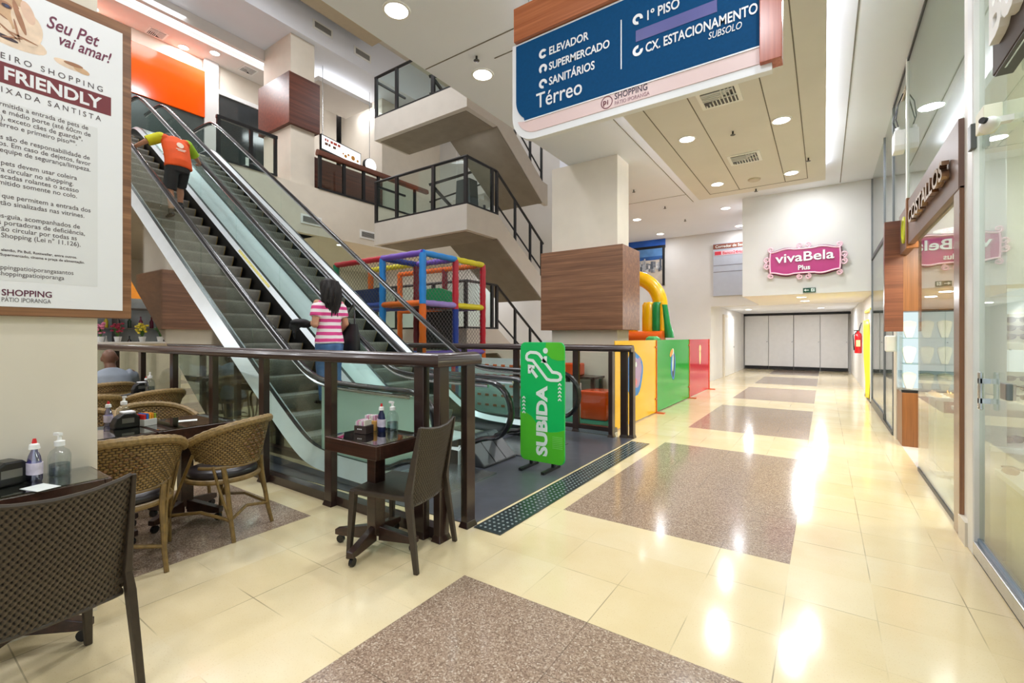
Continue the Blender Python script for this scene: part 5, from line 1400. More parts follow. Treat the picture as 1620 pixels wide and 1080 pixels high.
def rattan_chair(loc, rz, label):
    t = thing('rattan_side_chair', label, 'chair', loc, rz, 'woven plastic side chairs')
    W = .215
    def back(u, v):
        x = (u - .5) * 2 * (W - .012); q = 1 - (2 * u - 1) ** 2
        z = .37 + v * (.475 + .012 - .028 * q)
        y = -.205 - max(0, z - .45) * .20 - .030 * q
        wv = .0022 * math.sin(PI * 20 * u * 2 + (PI if int(v * 34) % 2 else 0)) 
        return (x, y + wv, z)
    MB().grid(back, 104, 88, uv=True).build('backrest', WOVEN, t, smooth=True, ang=80, recalc=False, solid=.010)
    MB().tube([back(i / 16, 1.0) for i in range(17)], .009, 6).build('top_rail', PLB, t, smooth=True)
    MB().tube([back(i / 16, 0.0) for i in range(17)], .008, 6).build('bottom_rail', PLB, t, smooth=True)
    for s_ in (-1, 1):
        MB().loft([ringrect((s_ * .236, -.285, 0), .026, .030), ringrect((s_ * .222, -.225, .38), .030, .046), ringrect((s_ * .213, -.215, .46), .026, .05), ringrect((s_ * .211, -.292, .86), .014, .02)]).build('leg', PLB, t, bevel=.004)
        MB().loft([ringrect((s_ * .222, .225, 0), .026, .028), ringrect((s_ * .205, .20, .43), .042, .042)]).build('leg', PLB, t, bevel=.004)
    MB().box(-.222, -.215, .405, .222, .222, .44).build('seat', PLB, t, bevel=.010)
    MB().grid(lambda u, v: ((u - .5) * .40, -.19 + v * .39, .4415 + .0018 * math.sin(PI * 52 * u + (PI if int(v * 36) % 2 else 0)) - .004 * (1 - (2 * u - 1) ** 2)), 78, 72, uv=False).build('seat_weave', M('seat_weave_plastic', (56, 46, 36), .4, var=.2, scale=60), t, smooth=True, recalc=False)
    return t
ch = rattan_chair((-2.315, 2.06, 0), PI / 2 + .23, 'brown woven plastic chair pulled up to the small table at the railing corner')
dup(ch, (-2.53, .41, 0), PI / 2 + .06, 'brown woven plastic chair with its back to the camera at the bottom left')

def cafe_table(x, y, sx, sy, label, rot=PI / 4, group=None):
    t = thing('cafe_table', label, 'table', (x, y, 0), 0, 'dark wooden cafe tables')
    a, c = sx / 2, sy / 2
    b = MB()
    for (x0, y0, x1, y1) in ((-a, -c, a, -c + .028), (-a, c - .028, a, c), (-a, -c + .028, -a + .028, c - .028), (a - .028, -c + .028, a, c - .028)):
        b.box(x0, y0, .655, x1, y1, .742)
    b.build('apron_frame', TABLEW, t, bevel=.003)
    MB().box(-a + .026, -c + .026, .72, a - .026, c - .026, .733).build('table_board', TABLEW, t)
    MB().box(-a + .012, -c + .012, .742, a - .012, c - .012, .748).build('glass_top', GLSTOP, t)
    MB().box(-.042, -.042, .10, .042, .042, .72).build('column', TABLEW, t, bevel=.004)
    for k in range(4):
        an = rot + k * PI / 2; d = Vector((math.cos(an), math.sin(an), 0)); s_ = Vector((-d.y, d.x, 0))
        L = .30
        pr = [(0.03, .055), (0.03, .15), (L - .05, .105), (L, .095), (L, .06), (L - .05, .055)]
        b = MB().prism([d * r + Z * z - s_ * .024 for r, z in pr], s_ * .048); b.build('foot', TABLEW, t, bevel=.004)
        p = d * (L - .03)
        b = MB().cyl(p + Z * .026 - s_ * .012, p + Z * .026 + s_ * .012, .026, n=12); b.cyl(p + Z * .03, p + Z * .06, .008, n=6); b.build('caster', BLACKP, t, smooth=True)
    return t
cafe_table(-2.47, 1.995, .52, .42, 'small dark wooden table with bottles beside the railing corner', .35)
cafe_table(-3.02, .43, .54, .54, 'dark wooden glass-topped table against the poster column, partly hidden by a woven chair', .75)
cafe_table(-4.08, 1.475, .56, .52, 'dark wooden table end with a white card, between the wicker armchairs', .5)
cafe_table(-4.08, .945, .56, .52, 'dark wooden table with the napkin holder, next to the poster column between wicker armchairs', .5)
cafe_table(-6.75, 1.75, .56, .80, 'dark wooden table in the second row behind the wicker armchairs', .5)
cafe_table(-8.78, 1.75, .56, .60, 'dark wooden table in front of the seated man in grey', .5)

CANE = M('cane', (128, 103, 60), .38, var=.25, scale=24); WICK = M('wicker', (132, 102, 56), .42, var=.32, scale=38)
def wicker_mat():
    t = NT('wicker_weave'); uv = t.n('ShaderNodeUVMap').outputs[0]; s = t.sep(uv)
    v = t.math('MULTIPLY', s[1], 18.0); row = t.math('FLOOR', v); fv = t.math('FRACT', v)
    u = t.math('ADD', t.math('MULTIPLY', s[0], 30.0), t.math('MULTIPLY', row, .5)); fu = t.math('FRACT', u)
    gv = t.math('MULTIPLY', t.math('ABSOLUTE', t.math('SUBTRACT', fv, .5)), 2.0)
    gu = t.math('MULTIPLY', t.math('ABSOLUTE', t.math('SUBTRACT', fu, .5)), 2.0)
    d = t.math('MAXIMUM', t.math('POWER', gv, 2.5), t.math('POWER', gu, 3.0))
    f = t.math('ADD', d, t.math('MULTIPLY', t.math('SUBTRACT', t.noise(t.coords(), 9.0, 3), .5), .5))
    c = t.ramp(f, [(.05, lin((156, 126, 76))), (.5, lin((122, 95, 52))), (.85, lin((48, 33, 17)))])
    h = t.math('SUBTRACT', 1.0, d)
    return t.done(t.bsdf(c, .42, bump=h, bs=.5))
WICKW = wicker_mat()
WICKD = M('wicker_pattern', (116, 80, 40), .42, var=.3, scale=30)
LEATH = M('dark_leather', (46, 40, 42), .32, var=.1, scale=10)
def wicker_chair(loc, rz, label):
    t = thing('wicker_armchair', label, 'chair', loc, rz, 'wicker armchairs')
    sp_ = 1.62   # half angle of the wrap
    def topz(a): return .835 - .13 * abs(a / sp_) ** 2.2
    NU, NV = 40, 24
    def back(u, v):
        a = (u - .5) * 2 * sp_
        zt = topz(a) - .012; zb = .52 + .05 * abs(a / sp_) ** 2
        z = zb + (zt - zb) * v
        r = .255 + .065 * v
        j = u * NU; i = v * NV
        w = .0058 * math.cos(PI * j) * (1 if int(i + .001) % 2 == 0 else -1) * abs(math.sin(PI * (i % 1.0))) if True else 0
        r += w
        return (math.sin(a) * r * 1.02, -math.cos(a) * r * .98 + .02, z)
    MB().grid(back, NU * 2, NV * 3, uv=True).build('woven_back', WICKW, t, smooth=True, ang=85, recalc=False, solid=.006)
    # darker diamond pattern in the middle of the back
    b = MB()
    for i in range(-4, 5):
        for k in range(-4, 5):
            if (abs(i) + abs(k)) <= 4 and (i + k) % 2 == 0:
                u = .5 + i * .026; v = .5 + k * .095
                p = Vector(back(u, v)); n = Vector((p.x, p.y - .02, 0)).normalized(); s_ = Vector((-n.y, n.x, 0))
                b.ell(p + n * .006, (.014, .014, .011), 6, 4)
    b.build('diamond_pattern', WICKD, t, smooth=True)
    ends = sp_
    path = []
    for k in range(41):
        a = -ends + 2 * ends * k / 40; r = .325
        path.append((math.sin(a) * r * 1.02, -math.cos(a) * r * .98 + .02, topz(a)))
    lx = path[0][0]; ly = path[0][1]
    front = lambda s_: [(s_ * .325, .12, .69), (s_ * .325, .20, .66), (s_ * .318, .265, .60), (s_ * .30, .29, .50), (s_ * .275, .285, .40)]
    full = list(reversed(front(-1))) + path + front(1)
    MB().tube(path, [.026 + .004 * (k % 2) for k in range(len(path))], 8).build('braided_rim', M('braid', (142, 117, 74), .45, var=.35, scale=55), t, smooth=True)
    for s_ in (-1, 1):
        MB().tube([path[0] if s_ < 0 else path[-1]] + front(s_), .017, 8).build('arm', CANE, t, smooth=True)
        MB().tube([(s_ * .275, .285, .42), (s_ * .262, .28, .2), (s_ * .268, .295, 0)], [.018, .016, .015], 8).build('leg', CANE, t, smooth=True)
        MB().tube([(s_ * .20, -.15, .52), (s_ * .19, -.17, .40), (s_ * .20, -.22, .12), (s_ * .21, -.25, 0)], [.018, .018, .016, .015], 8).build('leg', CANE, t, smooth=True)
        MB().tube([(s_ * .235, -.09, .53), (s_ * .215, -.13, .36), (s_ * .207, -.21, .16)], .011, 6).build('brace', CANE, t, smooth=True)
        MB().tube([(s_ * .30, .02, .62), (s_ * .275, .14, .42), (s_ * .265, .27, .17)], .012, 6).build('brace', CANE, t, smooth=True)
        MB().tube([(s_ * .264, .28, .17), (s_ * .23, .02, .20), (s_ * .203, -.215, .15)], .012, 6).build('stretcher', CANE, t, smooth=True)
    MB().tube([(-.203, -.215, .15), (0, -.18, .19), (.203, -.215, .15)], .012, 6).build('stretcher', CANE, t, smooth=True)
    rim = [(math.cos(a) * .255, math.sin(a) * .25 + .03, .415) for a in [2 * PI * k / 32 for k in range(32)]]
    MB().tube(rim, .019, 8, closed=True).build('seat_rim', CANE, t, smooth=True)
    MB().tube([(math.cos(a) * .248, -math.cos(0) * 0 + math.sin(a) * .245 + .02, .515 + 0 * a) for a in [PI + PI * k / 20 for k in range(21)]], .012, 6).build('back_lower_rail', CANE, t, smooth=True)
    MB().loft([[Vector((math.cos(a) * r, math.sin(a) * r * .97 + .03, z)) for a in [2 * PI * k / 28 for k in range(28)]] for r, z in ((.22, .415), (.245, .43), (.25, .455), (.235, .478), (.12, .488))]).build('cushion', LEATH, t, smooth=True, ang=60)
    return t
w0 = wicker_chair((-3.50, .95, 0), PI / 2 - .25, 'wicker armchair with its woven back to the camera, directly behind the near woven chair')
w0.scale = (.88, .92, .97)
dup(w0, (-3.60, 1.56, 0), PI / 2 + .42, 'wicker armchair beside the railing, nearest to the escalator side of the long table')
dup(w0, (-4.66, 1.50, 0), -PI / 2 + .25, 'wicker armchair across the table, its curved back facing us behind the white card')
dup(w0, (-4.66, .98, 0), -PI / 2 - .1, 'wicker armchair across the table, mostly hidden by the poster column')
dup(w0, (-6.18, 1.36, 0), PI / 2 - .1, 'wicker armchair of the second row, left one just beside the column edge')
dup(w0, (-6.22, 1.93, 0), PI / 2 + .12, 'wicker armchair of the second row, right one next to the railing')
dup(w0, (-7.66, 1.90, 0), PI / 2, 'wicker armchair in which the man in the grey shirt sits')

# ---- things on the tables
def pump_bottle(x, y, z, label, s=1.0, group=None):
    t = thing('pump_bottle', label, 'bottle', (x, y, z), RND.uniform(-.5, .5), group or 'pump bottles'); t.scale = (s, s, s)
    MB().lathe([(0, 0), (.034, 0), (.037, .01), (.037, .085), (.03, .105), (.014, .118), (.013, .128), (0, .128)], n=18).build('body', GLSB, t, smooth=True)
    MB().lathe([(0, .004), (.033, .004), (.033, .05), (0, .05)], n=16).build('gel', GLASS('gel', (206, 214, 220), .6, .1, .1), t, smooth=True)
    b = MB().lathe([(0, .126), (.018, .126), (.018, .146), (.008, .15), (.006, .172), (0, .172)], n=12); b.beam((.012, 0, .176), (-.048, 0, .172), .014, .012); b.build('pump', WHITE, t, smooth=True)
    return t
def squeeze_bottle(x, y, z, label, col, s=1.0):
    t = thing('squeeze_bottle', label, 'bottle', (x, y, z), RND.uniform(-.4, .4), 'squeeze bottles'); t.scale = (s, s, s)
    MB().loft([[Vector((math.cos(a) * r, math.sin(a) * r * .62, zz)) for a in [2 * PI * k / 18 for k in range(18)]] for r, zz in ((.030, 0), (.034, .01), (.034, .06), (.026, .10), (.014, .122), (.013, .13))]).build('body', col, t, smooth=True)
    MB().loft([[Vector((math.cos(a) * r, math.sin(a) * r * .64, zz)) for a in [2 * PI * k / 18 for k in range(18)]] for r, zz in ((.0345, .03), (.0345, .075))], cap=True).build('label_patch', M('bottle_label', (214, 204, 220), .4, var=.2, scale=30), t, smooth=True)
    MB().lathe([(0, .128), (.017, .128), (.015, .145), (.009, .15), (0, .15)], n=12).build('cap', WHITE, t, smooth=True)
    MB().lathe([(0, .15), (.008, .15), (.005, .168), (0, .168)], n=10).build('tip', M('red_tip', (210, 30, 34), .4), t, smooth=True)
    return t
def napkin_holder(x, y, z, rz, label, paper=True):
    t = thing('napkin_holder', label, 'napkin holder', (x, y, z), rz, 'napkin holders')
    MB().prism([(-.075, -.05, 0), (-.075, .05, 0), (-.06, .05, .06), (-.02, .05, .10), (.04, .05, .105), (.075, .05, .06), (.075, .05, 0)][0:1] + [(-.075, -.05, .03), (-.055, -.05, .075), (-.015, -.05, .105), (.045, -.05, .105), (.075, -.05, .07), (.075, -.05, 0)], (0, .10, 0)).build('case', BLACKP, t, bevel=.008)
    MB().box(-.03, -.052, .035, .04, -.049, .07).build('badge', M('badge_grey', (120, 118, 114), .3, .5), t)
    if paper: MB().box(-.02, -.045, .104, .05, .045, .114).build('napkins', M('napkin_white', (240, 240, 244), .7), t)
    return t
def card(x, y, z, rz, label):
    t = MB().box(-.06, -.04, 0, .06, .04, .0015).xf(Matrix.Translation((x, y, z)) @ Matrix.Rotation(rz, 4, 'Z')).build('paper_card', M('card_white', (236, 242, 240), .4, var=.04, scale=50))
    return tag(t, label, 'card')
ZT_ = .748
DET = GLASS('lilac_bottle', (150, 148, 205), 1.0, .05, .25); NAVYB = M('navy_bottle', (26, 34, 74), .25)
squeeze_bottle(-2.945, .475, ZT_, 'lilac squeeze bottle with red tip on the near table by the column', DET, 1.15)
pump_bottle(-2.985, .565, ZT_, 'clear pump bottle on the near table by the column', 1.1)
napkin_holder(-2.985, .385, ZT_, PI / 2 + .3, 'black napkin holder on the near table, at the left photo edge', False)
card(-2.80, .47, ZT_, .3, 'white card lying on the near table in front of the lilac bottle')
squeeze_bottle(-2.525, 2.085, ZT_, 'navy squeeze bottle with red tip on the small railing table', NAVYB, 1.15)
pump_bottle(-2.505, 2.165, ZT_, 'clear pump bottle on the small railing table', 1.1)
t = thing('sachet_box', 'dark open box full of paper sachets on the small railing table', 'box', (-2.585, 1.985, ZT_), .2)
MB().box(-.05, -.04, 0, .05, .04, .055).build('box', M('sachet_box_dark', (58, 44, 42), .4), t, bevel=.003)
for k in range(6): MB().box(-.042 + k * .014, -.034, .05, -.034 + k * .014, .034, .082 + .008 * (k % 2)).build('sachet', M('sachet_%d' % (k % 3), ((236, 232, 236), (226, 170, 200), (240, 232, 220))[k % 3], .6), t)
for k in range(3): MB().box(-.02 + k * .014, -.042, .028, -.012 + k * .014, -.0395, .036).build('white_dot', WHITE, t)
t = thing('sachet_box', 'orange and white sachet holder behind the dark box on the small railing table', 'box', (-2.62, 2.08, ZT_), .3)
MB().box(-.05, -.03, 0, .05, .03, .07).build('box', M('sachet_orange', (220, 168, 90), .5), t, bevel=.003)
for k in range(5): MB().box(-.042 + k * .018, -.024, .06, -.034 + k * .018, .024, .105).build('sachet', M('sachet_%d' % (k % 3), ((236, 232, 236), (226, 170, 200), (240, 232, 220))[k % 3], .6), t)
squeeze_bottle(-4.30, 1.07, ZT_, 'navy-labelled squeeze bottle with red tip on the long table beside the column', DET, 1.1)
pump_bottle(-4.34, 1.17, ZT_, 'pump bottle behind the napkin holder on the long table', 1.15)
napkin_holder(-4.17, 1.13, ZT_, PI / 2, 'black napkin holder with white napkins on the long table')
t = thing('sachet_box', 'open box of red, blue and yellow sachets on the long table', 'box', (-4.14, 1.245, ZT_), .3)
MB().box(-.05, -.045, 0, .05, .045, .05).build('box', M('sachet_clear', (206, 206, 200), .3), t, bevel=.003)
for k, c in enumerate(((206, 40, 40), (40, 110, 200), (240, 170, 40), (226, 150, 30), (150, 170, 40))): MB().box(-.045 + .0 * k, -.042 + k * .018, .045, .045, -.030 + k * .018, .085 + .006 * (k % 2)).build('sachet', M('sachet_c%d' % k, c, .5), t)
card(-4.10, 1.50, ZT_, 1.2, 'white card lying alone on the table end near the railing')
napkin_holder(-6.78, 1.98, ZT_, PI / 2, 'black napkin holder on the second-row table')
pump_bottle(-6.62, 2.03, ZT_, 'white-topped pump bottle on the second-row table', 1.3)
squeeze_bottle(-6.85, 2.06, ZT_, 'squeeze bottle with red tip on the second-row table', DET, 1.0)

# ---- shop counter with flowers and bottles far behind the railing
t = thing('shop_counter', 'pale shop counter far behind the railing, under the escalator', 'counter', (-13.3, 3.4, 0), world=True)
MB().box(-13.6, 1.9, 0, -13.0, 4.6, 1.25).build('body', M('counter_cream', (226, 218, 200), .5), t)
MB().box(-13.65, 1.85, 1.25, -12.95, 4.65, 1.29).build('top', WHITEM, t)
t = thing('shop_shelf', 'tall dark shelf unit behind the pale shop counter', 'shelf', (-14.6, 3.2, 0), world=True)
MB().box(-14.9, 1.6, 0, -14.8, 4.8, 2.4).build('back', M('shelf_back', (180, 190, 194), .5, var=.1), t)
for z in (.6, 1.1, 1.6, 2.1): MB().box(-14.8, 1.6, z, -14.4, 4.8, z + .03).build('board', M('shelf_board', (90, 84, 80), .5), t)
for y in (1.6, 2.7, 3.75, 4.77): MB().box(-14.8, y, 0, -14.4, y + .03, 2.4).build('side', M('shelf_board', (90, 84, 80), .5), t)
cols = [(120, 30, 60), (40, 60, 40), (30, 30, 36), (190, 170, 40), (220, 220, 214), (60, 40, 30)]
bm_ = {}
for i in range(26):
    z = 1.13 if i < 12 else 1.63; y = 1.75 + (i % 13) * .23; c = cols[(i * 5) % 6]
    key = c
    if key not in bm_:
        o = MB().lathe([(0, 0), (.04, 0), (.042, .02), (.042, .17), (.016, .23), (.016, .3), (0, .3)], n=10).build('shelf_bottle', M('bottle_%d_%d' % c[:2], c, .2), smooth=True); bm_[key] = o.data
    else:
        o = bpy.data.objects.new('shelf_bottle', bm_[key]); COL.objects.link(o)
    o.location = (-14.6, y, z); tag(o, 'small bottle on the shelf unit behind the pale counter', 'bottle', 'bottles on the far shelf')
def bouquet(x, y, z, c, label, n=22, s=.13):
    t = thing('flower_bouquet', label, 'flowers', (x, y, z), group='flower pots on the counter')
    MB().lathe([(0, 0), (.05, 0), (.075, .12), (0, .12)], n=12).build('pot', M('pot_white', (222, 222, 216), .4), t)
    b = MB(); q = MB()
    for k in range(n):
        a = RND.uniform(0, 2 * PI); r = RND.uniform(0, s); h = .2 + RND.uniform(0, .22)
        b.ell((math.cos(a) * r, math.sin(a) * r, h), (.035, .035, .028), 7, 5); q.tube([(0, 0, .1), (math.cos(a) * r * .8, math.sin(a) * r * .8, h)], .006, 4)
    b.build('blossoms', M('blossom_%d' % c[0], c, .6, var=.3, scale=30), t, smooth=True); q.build('stems', M('stem_green', (70, 110, 50), .6), t)
bouquet(-13.2, 3.15, 1.29, (206, 120, 150), 'pot of pink flowers on the pale counter, left one')
bouquet(-13.2, 3.45, 1.29, (150, 30, 60), 'pot of dark red flowers on the pale counter')
bouquet(-13.2, 3.9, 1.29, (214, 196, 60), 'pot of yellow flowers on the pale counter')
bouquet(-13.2, 4.25, 1.29, (60, 100, 50), 'pot of green leaves on the pale counter')
tag(MB().box(-19.5, 5.4, 2.3, -19.4, 7.6, ZC - .3).build('orange_light_patch', M('warm_orange', (240, 150, 40), .5)), 'orange lit wall panel far behind under the balcony', 'wall panel')  # orange light on the back wall, put into the board's colour
# ------------------------------------------------------------------ people
SKIN = M('skin', (196, 142, 112), .5, var=.06, scale=20); SKIND = M('skin_dark', (112, 76, 58), .45, var=.08, scale=20)
def remesh(o, vox, it=6, f=.5):
    md = o.modifiers.new('Remesh', 'REMESH'); md.mode = 'VOXEL'; md.voxel_size = vox; md.use_smooth_shade = True
    sm = o.modifiers.new('Smooth', 'SMOOTH'); sm.factor = f; sm.iterations = it
    return o
def spine(mb, pts):
    """pts: (centre, half width, half depth); rings square to the path, wide along local x"""
    rings = []
    P = [Vector(p[0]) for p in pts]
    for i, (c, w, d) in enumerate(pts):
        tn = (P[min(i + 1, len(P) - 1)] - P[max(i - 1, 0)]).normalized(); xa = Vector((1, 0, 0)); ya = tn.cross(xa).normalized()
        rings.append([P[i] + xa * (w * math.cos(a)) + ya * (d * math.sin(a)) for a in [2 * PI * k / 20 for k in range(20)]])
    mb.loft(rings); return mb
def limb(mb, pts, rs, n=12):
    """tapered limb through joints with rounded ends"""
    P = [Vector(p) for p in pts]; path, rad = [], []
    for i in range(len(P) - 1):
        for k in range(6):
            f = k / 6; path.append(P[i].lerp(P[i + 1], f)); rad.append(rs[i] * (1 - f) + rs[i + 1] * f)
    path.append(P[-1]); rad.append(rs[-1]); mb.tube(path, rad, n)
    for p, r in zip(P, rs): mb.ell(p, (r, r, r), 12, 8)
    return mb
def hand(mb, wr, d, pn, side, curl=.5, s=1.0):
    """palm, four unequal fingers and a thumb; d: direction, pn: palm normal, side: towards the thumb"""
    wr, d, pn, side = Vector(wr), Vector(d).normalized(), Vector(pn).normalized(), Vector(side).normalized()
    m = Matrix((side, d, pn)).transposed()
    mb.ell(wr + d * .045 * s, (.038 * s, .055 * s, .017 * s), 12, 8, m)
    for k, (o, L) in enumerate(((.028, .074), (.010, .082), (-.009, .077), (-.027, .060))):
        p = wr + d * .085 * s + side * o * s; a = 0; path = [p - d * .02 * s, p]; q = p
        for j in range(3):
            a += curl * (.7 if j else .45)
            q = q + (d * math.cos(a) + pn * math.sin(a)) * (L * (.42, .32, .26)[j]) * s; path.append(q)
        mb.tube(path, [.0085 * s, .0088 * s, .0082 * s, .0075 * s, .0062 * s], 7)
    b0 = wr + d * .025 * s + side * .028 * s
    mb.tube([b0, b0 + (d * .6 + side * .8) * .03 * s + pn * .008 * s, b0 + (d * .85 + side * .5) * .055 * s + pn * .025 * s, b0 + (d * 1.0 + side * .25) * .075 * s + pn * .04 * s], [.0115 * s, .011 * s, .0095 * s, .007 * s], 7)
def head(mb, c, fw, up, s=1.0):
    c, fw, up = Vector(c), Vector(fw).normalized(), Vector(up).normalized(); rt = fw.cross(up).normalized()
    m = Matrix((rt, fw, up)).transposed()
    mb.ell(c + up * .02 * s, (.076 * s, .096 * s, .105 * s), 18, 12, m)
    mb.ell(c - up * .045 * s + fw * .03 * s, (.060 * s, .066 * s, .075 * s), 14, 10, m)
    mb.ell(c - up * .005 * s + fw * .098 * s, (.015 * s, .02 * s, .026 * s), 10, 8, m)
    mb.ell(c - up * .055 * s + fw * .088 * s, (.026 * s, .012 * s, .010 * s), 10, 6, m)
    for sd in (-1, 1): mb.ell(c + rt * sd * .078 * s - up * .002 * s - fw * .01 * s, (.012 * s, .022 * s, .033 * s), 8, 8, m)
    return m
def eyes(par, c, fw, up, s=1.0):
    c, fw, up = Vector(c), Vector(fw).normalized(), Vector(up).normalized(); rt = fw.cross(up).normalized()
    for sd in (-1, 1): MB().ell(c + rt * sd * .032 * s + up * .012 * s + fw * .082 * s, (.012, .010, .009), 8, 6).build('eye', M('eye_dark', (40, 30, 28), .2), par, smooth=True)
def shoe(mb, ank, d, s=1.0):
    ank = Vector(ank); d = Vector(d).normalized(); sd = Vector((d.y, -d.x, 0))
    for f, w, h in ((-.055, .036, .04), (0, .040, .045), (.07, .044, .034), (.13, .044, .026), (.175, .032, .02)):
        mb.ell((ank.x + d.x * f * s, ank.y + d.y * f * s, ank.z - .07 + h), (w * s, w * 1.3 * s, h), 12, 8)

# man in the orange shirt, leaning forward with both hands on the handrails
yaw = PI / 2
mx_, my_ = -9.42, 3.30
mz = zs(-9.4) + .0
t = thing('person', 'person in orange shirt with lime sleeves and dark shorts, gripping both escalator handrails', 'person', (mx_, my_, mz), yaw)
J = dict(hipL=(-.09, 0, .93), hipR=(.09, .02, .95), kneeL=(-.11, .06, .50), kneeR=(.12, .28, .66), ankL=(-.11, -.02, .09), ankR=(.12, .26, .30))
shL, shR = (-.20, .19, 1.43), (.20, .19, 1.43)
elL, elR = (-.40, .25, 1.30), (.38, .29, 1.27)
wrL, wrR = (-.505, .42, 1.215), (.515, .45, 1.225)
hc = (0, .40, 1.50); hf = (0, .72, -.70); hu = (0, .72, .70)
b = MB()
spine(b, [((0, .0, .90), .15, .11), ((0, .02, 1.05), .15, .11), ((0, .10, 1.28), .17, .11), ((0, .18, 1.42), .17, .09), ((0, .23, 1.47), .06, .06), ((0, .30, 1.50), .055, .055), ((0, .38, 1.50), .055, .055)])
head(b, hc, hf, hu)
for s_, e_, w_, sd in ((shL, elL, wrL, -1), (shR, elR, wrR, 1)):
    limb(b, [s_, e_, w_], [.055, .042, .028])
    hand(b, w_, Vector((sd * .15, .9, .35)), Vector((0, .3, -1)), Vector((-sd, .1, 0)), .75, 1.05)
for h_, k_, a_ in ((J['hipL'], J['kneeL'], J['ankL']), (J['hipR'], J['kneeR'], J['ankR'])):
    limb(b, [h_, k_, Vector(k_).lerp(Vector(a_), .35) + Vector((0, -.02, 0)), a_], [.085, .058, .056, .036])
remesh(b.build('body', SKIN, t, smooth=True), .0085)
eyes(t, hc, hf, hu)
ORS = M('shirt_orange', (238, 88, 22), .75, var=.08, scale=6, bs=.1); LIM = M('sleeve_lime', (214, 212, 26), .75, var=.06); SHORT = M('shorts_dark', (48, 48, 50), .8, var=.1, scale=8, bs=.1)
b = MB(); spine(b, [((0, -.01, .90), .215, .135), ((0, .0, 1.0), .205, .135), ((0, .06, 1.17), .205, .13), ((0, .12, 1.31), .215, .125), ((0, .17, 1.41), .19, .105), ((0, .21, 1.465), .10, .075)])
limb(b, [(-.15, .175, 1.42), (-.21, .19, 1.42)], [.085, .082]); limb(b, [(.15, .175, 1.42), (.21, .19, 1.42)], [.085, .082])
remesh(b.build('shirt', ORS, t, smooth=True), .012, 8)
for sd, s_, e_ in ((-1, shL, elL), (1, shR, elR)):
    b = MB(); P0 = Vector(s_) + Vector((sd * .0, 0, .0)); P1 = Vector(s_).lerp(Vector(e_), .88)
    b.tube([P0 - (P1 - P0) * .15, P0, P0.lerp(P1, .5), P1], [.05, .088, .086, .083], 14); b.ell(P0, (.088, .085, .085), 12, 8)
    b.build('sleeve', LIM if sd < 0 else M('sleeve_green', (160, 206, 40), .75, var=.06), t, smooth=True)
b = MB(); spine(b, [((0, .0, .82), .165, .125), ((0, .0, .90), .175, .128), ((0, .01, .99), .17, .125)])
for h_, k_ in ((J['hipL'], J['kneeL']), (J['hipR'], J['kneeR'])):
    h_, k_ = Vector(h_), Vector(k_); b.tube([h_, h_.lerp(k_, .5), h_.lerp(k_, .97)], [.105, .105, .102], 14)
remesh(b.build('shorts', SHORT, t, smooth=True), .012, 5)
for a_ in ('ankL', 'ankR'):
    b = MB(); shoe(b, J[a_], (0, 1, 0)); remesh(b.build('shoe', BLACKP, t, smooth=True), .008, 3)
    MB().cyl(Vector(J[a_]) + Vector((0, 0, -.02)), Vector(J[a_]) + Vector((0, 0, .07)), .043, n=12).build('sock', BLACKP, t)
m = MB().ell(Vector(hc) + Vector(hu).normalized() * .035 - Vector(hf).normalized() * .012, (.082, .1, .098), 16, 12, Matrix((Vector((1, 0, 0)), Vector(hf).normalized(), Vector(hu).normalized())).transposed())
m.build('hair', M('hair_black', (28, 22, 20), .5), t, smooth=True)
# round white print and two small lines on the back of the shirt
def backprint(name, pts, mat):
    q = []
    for u, v in pts:
        zz = 1.18 + v; yb_ = .064 + (zz - 1.17) * .43 - .136 + .25 * u * u
        q.append((u, yb_ - .012, zz))
    MB().poly(q).build(name, mat, t, recalc=False, solid=.003)
backprint('back_print_disc', [(.02 + .055 * math.cos(2 * PI * k / 20), .13 + .055 * math.sin(2 * PI * k / 20)) for k in range(20)], M('print_cream', (250, 226, 206), .6))
for v, w_ in ((.048, .075), (.022, .055)):
    backprint('back_print_line', [(.02 - w_, v - .007), (.02 + w_, v - .007), (.02 + w_, v + .007), (.02 - w_, v + .007)], M('print_cream', (250, 226, 206), .6))

# woman in the striped shirt
def stripes():
    t = NT('pink_stripes'); p = t.coords('Object'); s = t.sep(p)
    f = t.math('FRACT', t.math('MULTIPLY_ADD', t.math('ADD', s[2], t.math('MULTIPLY', t.noise(p, 4.0, 2), .02)), 12.3, .15))
    c = t.mix(t.math('LESS_THAN', f, .5), lin((246, 232, 236)), lin((222, 70, 142)))
    return t.done(t.bsdf(c, .8))
wx, wy = -5.18, 3.45
wz = zs(-5.2)
t = thing('person', 'person with long dark hair, pink and white striped shirt and jeans on the left escalator', 'person', (wx, wy, wz), PI / 2)
b = MB()
spine(b, [((0, 0, .78), .15, .11), ((0, 0, .9), .135, .1), ((0, .0, 1.02), .125, .09), ((0, 0, 1.2), .15, .095), ((0, 0, 1.285), .14, .07), ((0, .01, 1.32), .05, .05), ((0, .03, 1.40), .047, .047)])
hcW = (0, .035, 1.46); head(b, hcW, (0, 1, -.05), (0, .05, 1), .95)
limb(b, [(-.165, 0, 1.27), (-.215, -.03, 1.0), (-.13, .19, 1.03)], [.048, .042, .027]); hand(b, (-.13, .19, 1.03), (.3, .9, .05), (0, 0, -1), (1, -.3, 0), .8, .95)
limb(b, [(.165, 0, 1.27), (.225, -.02, 1.02), (.20, .14, .86)], [.048, .042, .027]); hand(b, (.20, .14, .86), (-.05, .6, -.75), (-1, 0, 0), (0, .75, .6), .7, .95)
for s_ in (-1, 1): limb(b, [(s_ * .085, 0, .80), (s_ * .088, .02, .44), (s_ * .09, -.015, .30), (s_ * .09, -.03, .09)], [.085, .06, .055, .036])
